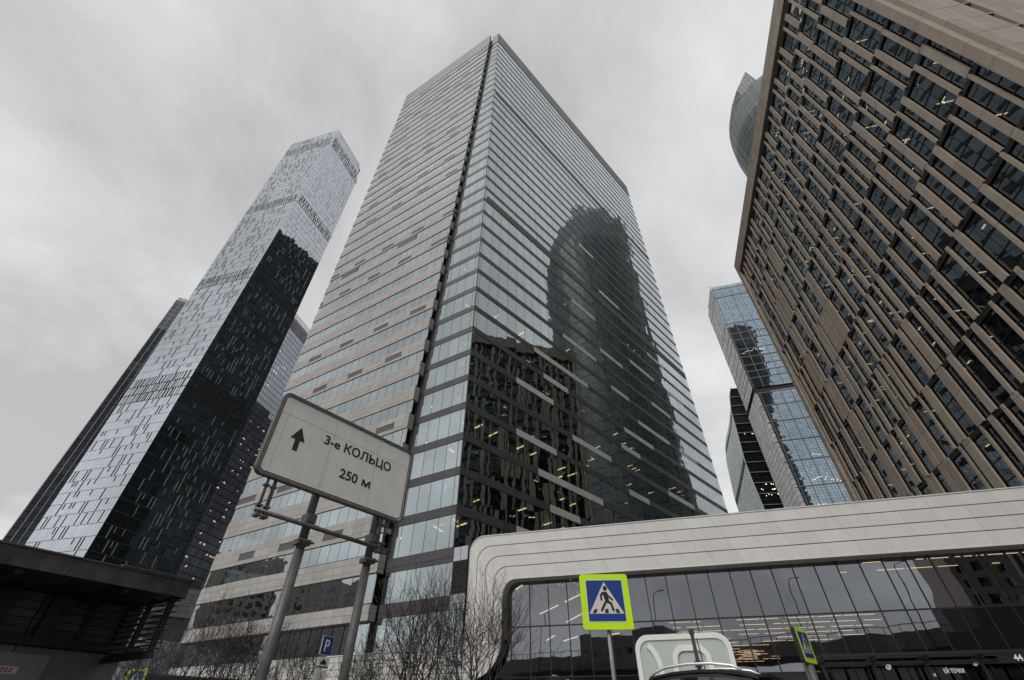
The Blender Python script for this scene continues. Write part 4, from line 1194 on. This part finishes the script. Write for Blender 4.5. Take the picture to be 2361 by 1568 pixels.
# ================================================================== CROSSING SIGNS
def stroke(mb, F, pts, w, n, dn=0.002):
    for i, (p, q) in enumerate(zip(pts, pts[1:])):
        d = (q[0] - p[0], q[1] - p[1]); L = math.hypot(*d); x = (-d[1] / L * w / 2, d[0] / L * w / 2)
        mb.prism([F.pt(p[0] + x[0], p[1] + x[1], n), F.pt(p[0] - x[0], p[1] - x[1], n), F.pt(q[0] - x[0], q[1] - x[1], n), F.pt(q[0] + x[0], q[1] + x[1], n)], F.n * (dn + .0002 * i))
    for i, p in enumerate(pts):
        mb.prism([F.pt(p[0] + w / 2 * math.cos(k / 10 * 6.2832), p[1] + w / 2 * math.sin(k / 10 * 6.2832), n) for k in range(10)], F.n * (dn + .0005 + .0001 * i))
def crossing(F, z0, label, loc, depth=0.04, pole_n=-0.09, pole_s=0.45, side=M['galv_dark'], pole_r=0.03, double=False, post_m=M['galv']):
    t = thing('crossing_sign', label, 'road sign', loc, 'pedestrian crossing signs')
    mb = MB(); mb.prism(rounded(F, 0, .9, z0, z0 + .9, 0.05, -depth), F.n * (depth - .004)); mb.build('back_plate', side, t)
    mb = MB(); mb.prism(rounded(F, 0, .9, z0, z0 + .9, 0.05, -.003), F.n * .003); b = mb.build('board', M['neon'], t)
    mb = MB(); mb.prism(rounded(F, .105, .795, z0 + .115, z0 + .805, 0.025, 0.001), F.n * .002); mb.build('white_border', M['plate_white'], b)
    mb = MB(); mb.prism(rounded(F, .118, .782, z0 + .128, z0 + .792, 0.02, 0.004), F.n * .002); mb.build('blue_field', M['sign_blue'], b)
    mb = MB(); mb.prism([F.pt(s, z0 + z, .007) for s, z in ((.135, .245), (.765, .245), (.45, .765))], F.n * .002); mb.build('triangle', M['sign_white'], b)
    mb = MB()
    mb.prism([F.pt(.462 + .037 * math.cos(k / 14 * 6.2832), z0 + .655 + .042 * math.sin(k / 14 * 6.2832), .010) for k in range(14)], F.n * .002)
    mb.prism([F.pt(s, z0 + z, .010) for s, z in ((.40, .585), (.455, .605), (.50, .58), (.515, .44), (.445, .43), (.43, .50))], F.n * .003)
    stroke(mb, F, [(.415, z0 + .585), (.372, z0 + .54), (.375, z0 + .47)], .036, .0102, .002)
    stroke(mb, F, [(.485, z0 + .545), (.53, z0 + .51), (.575, z0 + .465)], .030, .0103, .002)
    stroke(mb, F, [(.465, z0 + .445), (.545, z0 + .405), (.575, z0 + .30)], .042, .0101, .002)
    stroke(mb, F, [(.455, z0 + .44), (.365, z0 + .30)], .040, .0104, .002)
    for c, sk in ((.225, .03), (.45, 0), (.66, -.03)):
        mb.prism([F.pt(c - .035, z0 + .255, .010), F.pt(c + .032, z0 + .255, .010), F.pt(c + .032 + sk, z0 + .32, .010), F.pt(c - .02 + sk, z0 + .32, .010)], F.n * .002)
    mb.build('pictogram', M['sign_black'], b)
    mb = MB(); c = F.pt(pole_s, 0, pole_n - (depth if depth > .1 else 0)); mb.tube([Vector((c.x, c.y, GZ)), Vector((c.x, c.y, z0 + .85))], pole_r, 12); mb.build('post', post_m, t, smooth=True)
    return t
xo = pol(8.0, 9.5); xe = pol(13.4, 9.6)
FX1 = Frame(xo, math.degrees(math.atan2((xe - xo).x, (xe - xo).y)))
M['galv_lt'] = pm('light_steel', (0.30, 0.30, 0.31), 0.5, metal=0.3, var=0.15, scale=9)
crossing(FX1, 2.565, 'square fluorescent yellow crossing sign facing the viewer in front of the pavilion glass', (FX1.pt(.45, 0).x, FX1.pt(.45, 0).y, GZ), pole_r=0.033, post_m=M['galv_lt'])
c2 = pol(29.0, 18.8)
FX2 = Frame(c2 - dirv(48) * .45, 48.0, (50, -10, 0))
crossing(FX2, 2.78, 'yellow bordered crossing sign turned almost edge on beside the entrance canopy', (c2.x, c2.y, GZ), depth=0.13, pole_r=0.05, side=M['black'])
mb = MB(); c2b = pol(28.75, 18.6); mb.tube([Vector((c2b.x, c2b.y, GZ)), Vector((c2b.x, c2b.y, 2.72))], 0.10, 12)
o = mb.build('bollard_post', M['galv'], None, smooth=True); o.location = (0, 0, 0); tag(o, 'stout grey post right beneath the edge on crossing sign', 'post')
x3 = pol(-34.45, 35.0)
FX3 = Frame(x3, 78.0)
crossing(FX3, 2.62, 'yellow bordered crossing sign low behind bare twigs beside the dark kiosk', (x3.x, x3.y, GZ))

# ================================================================== PARKING SIGN
ps = pol(-19.3, 21.5)
FPk = Frame(ps, 29.0)
pk = thing('parking_sign', 'blue parking sign over two small white plates on a thin post', 'road sign', (FPk.pt(.28, 0).x, FPk.pt(.28, 0).y, GZ))
mb = MB(); mb.prism(rounded(FPk, 0, .56, 3.30, 3.90, .04, -.02), FPk.n * .02); b = mb.build('board', M['plate_white'], pk)
mb = MB(); mb.prism(rounded(FPk, .015, .545, 3.315, 3.885, .035, .001), FPk.n * .003); mb.build('blue_field', M['sign_blue'], b)
text_part('lettering', 'P', FPk, .13, 3.42, .006, .52, M['sign_white'], b, bold=.012)
mb = MB(); mb.prism(rounded(FPk, 0.0, .56, 2.90, 3.22, .03, -.02), FPk.n * .02); b = mb.build('car_plate', M['plate_white'], pk)
mb = MB()
mb.prism([FPk.pt(s, z, .002) for s, z in ((.14, 3.02), (.42, 3.02), (.43, 3.09), (.37, 3.10), (.33, 3.16), (.22, 3.16), (.19, 3.10), (.13, 3.08))], FPk.n * .003)
mb.box(FPk, .02, .54, 2.915, 2.955, .002, .005)
for c in (.2, .36): mb.prism([FPk.pt(c + .03 * math.cos(k / 10 * 6.28), 3.015 + .03 * math.sin(k / 10 * 6.28), .0025) for k in range(10)], FPk.n * .004)
mb.build('pictogram', M['sign_black'], b)
mb = MB(); mb.prism(rounded(FPk, 0.0, .56, 2.50, 2.84, .03, -.02), FPk.n * .02); b = mb.build('wheelchair_plate', M['plate_white'], pk)
mb = MB()
stroke(mb, FPk, [(.27, 2.78), (.275, 2.69), (.34, 2.685), (.37, 2.60)], .018, .002)
stroke(mb, FPk, [(.26 + .075 * math.cos(R_(a)), 2.645 + .075 * math.sin(R_(a))) for a in range(100, 371, 30)], .014, .0022)
mb.build('pictogram', M['sign_black'], b)
mb = MB(); c = FPk.pt(.28, 0, -.06); mb.tube([Vector((c.x, c.y, GZ)), Vector((c.x, c.y, 3.8))], .03, 10); mb.build('post', M['galv'], pk, smooth=True)

# ================================================================== TOTEM
t0 = pol(13.15, 26.0); t1 = pol(22.6, 26.0)
FTm = Frame(t0, math.degrees(math.atan2((t1 - t0).x, (t1 - t0).y)))
tm = thing('totem_sign', 'rounded white totem sign with frosted green panel and white curved letter shapes behind the car', 'totem sign', (FTm.pt(2.1, 0).x, FTm.pt(2.1, 0).y, GZ))
mb = MB(); mb.prism(rounded(FTm, .1, 4.15, GZ, 4.56, .5, -.35), FTm.n * .30); pn = mb.build('panel', M['totem_glass'], tm)
mb = MB(); ring(mb, rounded(FTm, 0, 4.25, GZ - .3, 4.66, .62, -.4, 10), rounded(FTm, .2, 4.05, GZ - .1, 4.44, .46, -.4, 10), FTm.n * .4); mb.build('frame', M['totem_white'], tm)
def band(pts, w, n0, n1, F):
    mb = MB()
    L = []; R2 = []
    for i, p in enumerate(pts):
        a = pts[max(i - 1, 0)]; b = pts[min(i + 1, len(pts) - 1)]
        d = (b[0] - a[0], b[1] - a[1]); l = math.hypot(*d); x = (-d[1] / l * w / 2, d[0] / l * w / 2)
        L.append((p[0] + x[0], p[1] + x[1])); R2.append((p[0] - x[0], p[1] - x[1]))
    for i in range(len(pts) - 1):
        q = [L[i], L[i + 1], R2[i + 1], R2[i]]
        mb.cells([F.pt(s, z, n0) for s, z in q], [F.pt(s, z, n1) for s, z in q])
    return mb
band([(.62, 4.24), (.78, 4.08), (.92, 3.85), (1.02, 3.55), (1.06, 3.2), (1.08, 2.2), (1.02, 1.2)], .22, -.05, .03, FTm).build('letter_shape', M['totem_white'], pn)
arch = [(1.72, GZ + .8), (1.70, 3.3), (1.72, 3.6)] + [(2.15 - .42 * math.cos(R_(a)), 3.68 + .42 * math.sin(R_(a))) for a in range(20, 91, 14)] + [(2.72 + .46 * math.sin(R_(a)), 3.64 + .46 * math.cos(R_(a))) for a in range(0, 81, 16)] + [(3.20, 3.3), (3.24, GZ + .8)]
band(arch, .22, -.05, .03, FTm).build('letter_shape', M['totem_white'], pn)
tp = pol(19.05, 12.0)
mast = thing('steel_mast', 'thin grey steel mast with clamps standing in front of the totem sign', 'mast', (tp.x, tp.y, GZ))
mb = MB(); mb.box(Frame(tp, 90), -.03, .03, GZ, 2.84, -.03, .03); mb.build('post', M['galv'], mast)
mb = MB(); mb.box(Frame(tp, 90), -.045, .045, 2.78, 2.87, -.05, .05); mb.box(Frame(tp, 90), -.05, .05, 2.28, 2.32, -.06, .06); mb.box(Frame(tp, 90), -.055, .055, 2.20, 2.24, -.06, .06); mb.build('clamp', M['galv_dark'], mast)
mb = MB(); mb.tube([Vector((tp.x + .06, tp.y - .05, 2.7)), Vector((tp.x + .09, tp.y - .06, 2.2)), Vector((tp.x + .10, tp.y - .06, GZ))], .012, 6); mb.build('cable', M['sign_black'], mast)

# ================================================================== CAR
ca = pol(17.0, 11.2)
class CarFrame(Frame):
    def pt(self, s, z, n=0.0):
        return Frame.pt(self, s * .85, z, n)
FCa = CarFrame(ca, 128.0)
car = thing('parked_car', 'black estate car with silver roof rails parked in front of the totem sign', 'car', (ca.x, ca.y, GZ))
def cz(v): return GZ + v * 1.05
stations = [(-2.35, .42, .70, .70), (-2.2, .30, .92, .80), (-1.6, .25, 1.02, .89), (-1.05, .22, 1.06, .92), (0, .22, 1.06, .925), (1.2, .22, 1.08, .925), (1.9, .26, 1.10, .90), (2.2, .32, 1.08, .84), (2.28, .45, .95, .78)]
mb = MB(); rr = []
for s, zl_, zh, hw in stations:
    b = len(mb.v); rr.append(b)
    for z, n in ((zl_, -hw * .92), (zl_ + .18, -hw), (zh - .18, -hw), (zh, -hw * .86), (zh, hw * .86), (zh - .18, hw), (zl_ + .18, hw), (zl_, hw * .92)): mb.v.append(FCa.pt(s, cz(z), n))
for a, b in zip(rr, rr[1:]):
    for i in range(8): mb.f.append((a + i, a + (i + 1) % 8, b + (i + 1) % 8, b + i))
mb.f.append(tuple(rr[0] + i for i in range(8))); mb.f.append(tuple(rr[-1] + i for i in range(8)))
body = mb.build('body', M['car_paint'], car, smooth=False)
# greenhouse: roof shell
prof_r = [(-1.28, 1.05, .80), (-.98, 1.27, .75), (-.62, 1.50, .69), (-.30, 1.615, .645), (.1, 1.66, .63), (.6, 1.675, .625), (1.1, 1.66, .62), (1.55, 1.61, .61), (1.86, 1.55, .60)]
mb = MB(); rr = []
for s, z, hw in prof_r:
    b = len(mb.v); rr.append(b)
    for n, dz in ((-hw, -.055), (-hw * .93, -.015), (-hw * .5, .012), (0, .02), (hw * .5, .012), (hw * .93, -.015), (hw, -.055)): mb.v.append(FCa.pt(s, cz(z + dz), n))
for a, b in zip(rr, rr[1:]):
    for i in range(6): mb.f.append((a + i, a + i + 1, b + i + 1, b + i))
roof = mb.build('roof', M['car_paint'], car, smooth=True)
# glasshouse core below the roof
mb = MB()
for sgn in (-1, 1):
    pass
sidep = [(-1.22, 1.04), (-.62, 1.43), (-.25, 1.555), (.3, 1.60), (1.1, 1.59), (1.75, 1.50), (2.0, 1.06)]
b0 = len(mb.v)
lo = [FCa.pt(s, cz(z), -(.84 - (z - 1.04) * .42)) for s, z in sidep]; hi = [FCa.pt(s, cz(z), (.84 - (z - 1.04) * .42)) for s, z in sidep]
mb.v += lo + hi; k = len(sidep)
mb.f.append(tuple(range(k))); mb.f.append(tuple(reversed(range(k, 2 * k))))
for i in range(k): mb.f.append((i, (i + 1) % k, k + (i + 1) % k, k + i))
mb.build('cabin', M['car_paint'], car)
def sidewin(pts, name):
    mb = MB(); P = []
    for s, z in pts: P.append(FCa.pt(s, cz(z), (.84 - (z - 1.04) * .42) + .004))
    mb.prism(P, FCa.n * .006); mb.build(name, M['car_glass'], car)
sidewin([(-1.0, 1.10), (-.62, 1.36), (-.27, 1.50), (.02, 1.535), (.02, 1.10)], 'side_window')
sidewin([(.08, 1.10), (.08, 1.54), (.55, 1.555), (.92, 1.55), (.92, 1.10)], 'side_window')
sidewin([(1.0, 1.12), (1.0, 1.545), (1.35, 1.52), (1.70, 1.45), (1.72, 1.12)], 'side_window')
for sg_ in (1, -1):
    mb = MB(); hw = .575 * sg_
    mb.tube([FCa.pt(-.42, cz(1.575), hw), FCa.pt(-.25, cz(1.66), hw), FCa.pt(0, cz(1.715), hw), FCa.pt(.5, cz(1.745), hw), FCa.pt(1.0, cz(1.735), hw), FCa.pt(1.4, cz(1.69), hw), FCa.pt(1.58, cz(1.625), hw)], .022, 8)
    mb.build('roof_rail', M['chrome'], car, smooth=True)
mb = MB(); mb.box(FCa, 1.72, 2.02, cz(1.52), cz(1.56), -.55, .55); mb.build('spoiler', M['car_paint'], car)
for s in (-1.45, 1.42):
    for sg_ in (1, -1):
        mb = MB(); c = FCa.pt(s, cz(.34), sg_ * .72); mb.tube([c, c + FCa.n * (sg_ * .2)], .34, 20); w = mb.build('wheel', M['rubber'], car)
        mb = MB(); c = FCa.pt(s, cz(.34), sg_ * .90); mb.tube([c, c + FCa.n * (sg_ * .03)], .22, 16); mb.build('rim', M['galv'], w)

# ================================================================== KIOSK
k0 = pol(-47.4, 10.4); k1 = pol(-32.8, 11.2)
FK = Frame(k0, math.degrees(math.atan2((k1 - k0).x, (k1 - k0).y)))
KL = (k1 - k0).length
kio = thing('street_kiosk', 'dark kiosk with deep overhanging flat roof and slatted end screen at lower left', 'kiosk', (FK.pt(0, 0, -2).x, FK.pt(0, 0, -2).y, GZ))
mb = MB(); mb.box(FK, -7.0, KL, 3.06, 3.24, -5.2, -0.03); rf = mb.build('roof', M['kiosk_dark'], kio)
fas = [(FK, -7 + i * 2.0 + .004 if i else -7, -7 + (i + 1) * 2.0 - .004, 3.02, 3.27, -0.03, 0.02) for i in range(4)] + [(FK, 1.004, KL + .02, 3.02, 3.27, -0.03, 0.02)]
pieces(rf, 'fascia_board', fas, M['kiosk_fascia'])
pieces(rf, 'fascia_board', [(FK, KL, KL + .05, 3.02, 3.27, -5.2, -0.035)], M['kiosk_fascia'])
pieces(rf, 'roof_flashing', [(FK, -7, KL + .04, 3.275, 3.30, -5.2, 0.04), (FK, KL - 1.2, KL + .25, 3.302, 3.325, -0.5, 0.06)], M['galv_dark'])
WN = -1.95
wp = []
for i in range(12):
    for q in range(5): wp.append((FK, -6.9 + i * .83 + .012, -6.9 + (i + 1) * .83 - .012, 2.40 + q * .13, 2.40 + (q + 1) * .13 - .012, WN - .06, WN))
pieces(kio, 'wall_panel', wp, M['kiosk_wall'])
low = []
for i in range(6): low.append((FK, -6.9 + i * 1.66 + .01, -6.9 + (i + 1) * 1.66 - .01, GZ, 2.25, WN - .06, WN + .02))
pieces(kio, 'door', [(FK, 0.3, 1.95, GZ, 2.15, WN + .021, WN + .05)], M['kiosk_door'])
pieces(kio, 'lower_panel', low, M['kiosk_low'])
mb = MB(); mb.box(FK, -7, KL + .1, GZ, 3.055, -5.2, WN - .07); mb.build('core', M['black'], kio)
posts = [(FK, x, x + .22, 2.40, 3.05, WN + .001, WN + .16) for x in (-5.6, -3.2, -0.75, 0.75, 1.50, KL - .12)]
posts += [(FK, x, x + .06, 2.40, 3.05, WN + .001, WN + .08) for x in (-2.0, 0.15, 2.14)]
pieces(kio, 'post', posts, M['kiosk_dark'])
pieces(kio, 'ledge', [(FK, -7, KL + .45, 2.26, 2.39, WN - .05, WN + .18)], M['kiosk_dark'])
# soffit beams
pieces(kio, 'soffit_beam', [(FK, x, x + .1, 2.95, 3.055, WN, -0.1) for x in (-6, -4.4, -2.8, -1.2, 0.4, 1.9)], M['kiosk_dark'])
# slatted end screen
scr_ = []
for nn in (-0.12, -0.95): scr_.append((FK, KL - .14, KL - .06, 2.14, 3.05, nn - .08, nn))
scr_.append((FK, KL - .14, KL - .06, 2.10, 2.18, WN, -0.05))
pieces(kio, 'screen_post', scr_, M['kiosk_dark'])
mb = MB()
for i in range(9):
    z = 2.20 + i * .092
    a = FK.pt(KL - .10, z, -0.02); b = FK.pt(KL - .10, z + .01, WN)
    sl = MB(); sl.tube([a, b], .016, 5); sl.build('slat', M['kiosk_dark'], kio)
    a = FK.pt(KL - .02, z + .035, 0.0); b = FK.pt(KL - .9, z + .02, -1.2)
    if i % 1 == 0:
        sl = MB(); sl.tube([a, b], .012, 5); sl.build('slat', M['kiosk_dark'], kio)
# sticker with red print
st = MB(); st.box(FK, 0.95, 1.59, 1.865, 1.965, WN + .051, WN + .055); so = st.build('sticker', M['plate_white'], kio)
mb = MB()
for q in range(2):
    for i in range(9): mb.box(FK, 1.0 + i * .06, 1.04 + i * .06, 1.885 + q * .035, 1.91 + q * .035, WN + .0552, WN + .057)
mb.build('red_lines', M['red_print'], so)

# ================================================================== BARE TREES
def bare_tree(label, base, height, spread, stems, seed, cat='tree', dens=1.0):
    r = random.Random(seed)
    t = thing('bare_tree', label, cat, (base.x, base.y, GZ), 'bare street trees')
    trunk = MB(); br = MB(); tw = MB()
    def grow(p, d, L, rad, depth, up):
        n = 4 if depth < 2 else 3
        pts = [p]; rads = [rad]; dd = d.normalized()
        for i in range(n):
            dd = (dd + Vector((r.uniform(-.24, .24), r.uniform(-.24, .24), r.uniform(-.10, .16) + up * .10))).normalized()
            p = p + dd * (L / n); pts.append(p); rads.append(rad * (1 - .48 * (i + 1) / n))
        if depth == 0: trunk.tube(pts, rads, 8, False)
        elif depth <= 2: br.tube(pts, rads, 5, False)
        else: tw.tube(pts, rads, 3, False)
        if depth >= 4 or L < .2: return
        kids = r.choice([3, 4]) if depth < 2 else r.choice([2, 3])
        for i in range(int(kids * dens * r.uniform(.85, 1.15) + .5)):
            f = r.uniform(.3, .95); j0 = min(int(f * n), n - 1); q = pts[j0].lerp(pts[j0 + 1], f * n - j0)
            an = r.uniform(0, 6.283); ang = r.uniform(.4, 1.1)
            a = dd.cross(Vector((.3, .2, .9))).normalized(); b = dd.cross(a).normalized()
            nd = dd * math.cos(ang) + (a * math.cos(an) + b * math.sin(an)) * math.sin(ang)
            grow(q, nd, L * r.uniform(.52, .85), max(rads[j0] * .62, .0075), depth + 1, up)
        grow(pts[-1], dd, L * .68, max(rads[-1] * .9, .0075), depth + 1, up)
    for k in range(stems):
        an = k / stems * 6.283 + r.uniform(-.4, .4); lean = spread * r.uniform(.5, 1.1)
        d = Vector((math.cos(an) * lean, math.sin(an) * lean, 1))
        b = Vector((base.x + math.cos(an) * .12, base.y + math.sin(an) * .12, GZ))
        grow(b, d, height * .42, .062 * height / 6.0, 0, 1.0)
    trunk.build('trunk', M['bark'], t, smooth=True); br.build('branch', M['bark'], t, kind='stuff'); tw.build('twigs', M['bark'], t, kind='stuff')
    return t
bare_tree('spreading multi stemmed bare tree before the low windows left of the white frame', pol(-9.2, 24.5), 6.6, .42, 6, 4)
bare_tree('upright bare tree against the left end of the white frame', pol(-3.0, 24.0), 6.6, .20, 5, 12)
bare_tree('thin bare tree leaning left behind the right sign post', pol(-13.2, 25.5), 4.2, .5, 4, 31)
bare_tree('low bare bush between the two big sign posts', pol(-21.3, 27.0), 4.6, .34, 4, 15)
bare_tree('dense bare tree left of the big left sign post', pol(-26.6, 28.0), 5.6, .35, 4, 17)
bare_tree('bare tree behind the small crossing sign at far left', pol(-30.2, 27.0), 5.2, .30, 3, 23)
bare_tree('slim bare tree nearest the kiosk end screen', pol(-33.0, 26.0), 4.3, .28, 3, 29)

# ================================================================== ACROSS THE ROAD, BEHIND THE CAMERA (seen mirrored in the glass)
FO = Frame((-70, -21), 90, (0, 0, 0))
ov = thing('road_overpass', 'concrete road overpass with railing across the road, seen only as a reflection', 'overpass', (-70, -21, GZ))
pieces(ov, 'deck_panel', [(FO, i * 10 + .03, i * 10 + 9.97, 10.6, 13.0, -12, 0) for i in range(14)], M['concrete'])
pieces(ov, 'pier', [(FO, i * 20 + 6, i * 20 + 8.2, GZ, 10.6, -9, -3) for i in range(7)], M['concrete'])
pieces(ov, 'railing_bar', [(FO, 0, 140, 13.9, 14.0, -0.4, -0.3)] + [(FO, i * 2, i * 2 + .1, 13, 13.9, -0.4, -0.3) for i in range(70)], M['galv'])
def lamp_post(x, y, h, label):
    t = thing('street_lamp', label, 'street lamp', (x, y, GZ), 'street lamps along the overpass')
    mb = MB(); mb.tube([(x, y, GZ), (x, y, h), (x + .3, y, h + .6), (x + 1.6, y, h + .9)], [.13, .08, .06, .05], 8); mb.build('pole', M['galv'], t, smooth=True)
    mb = MB(); mb.box(Frame((x + 1.5, y), 90), 0, .7, h + .84, h + .98, -.15, .15); mb.build('lamp_head', M['galv_dark'], t)
for i, (x, lab) in enumerate(((-34, 'tall street lamp on the overpass, leftmost as mirrored in the pavilion'), (-8, 'tall street lamp on the overpass mirrored beside the crossing sign'), (17, 'tall street lamp on the overpass mirrored in mid pavilion'), (34, 'tall street lamp on the overpass, rightmost as mirrored in the pavilion'))):
    lamp_post(x, -20.2, 21.0 + i % 2, lab)
def apartment(x, y, w, d, h, az, label, fl=3.0):
    t = thing('apartment_block', label, 'apartment block', (x, y, GZ), 'apartment blocks across the road')
    F = Frame((x, y), az, (0, 40, 0))
    mb = MB(); mb.box(F, 0, w, GZ, h, -d, 0); mb.build('wall', M['far_wall'], t)
    ws = []
    z = 2.0
    while z < h - 2:
        s = 1.0
        while s < w - 2: ws.append((F, s, s + 1.7, z, z + 1.7, 0.0, 0.05)); s += 3.0
        z += fl
    pieces(t, 'window', ws, M['far_glass'], limit=0)
apartment(-172, 20, 26, 16, 46, 2, 'brown apartment block far left across the road, seen only as a reflection')
apartment(-178, 50, 24, 16, 52, 4, 'second brown apartment block further along, seen only as a reflection')
apartment(45, -52, 60, 30, 52, 92, 'dark apartment block right behind the overpass, seen only as a reflection')
apartment(-44, -60, 26, 16, 22, 88, 'low brown apartment block behind the overpass, seen only as a reflection')
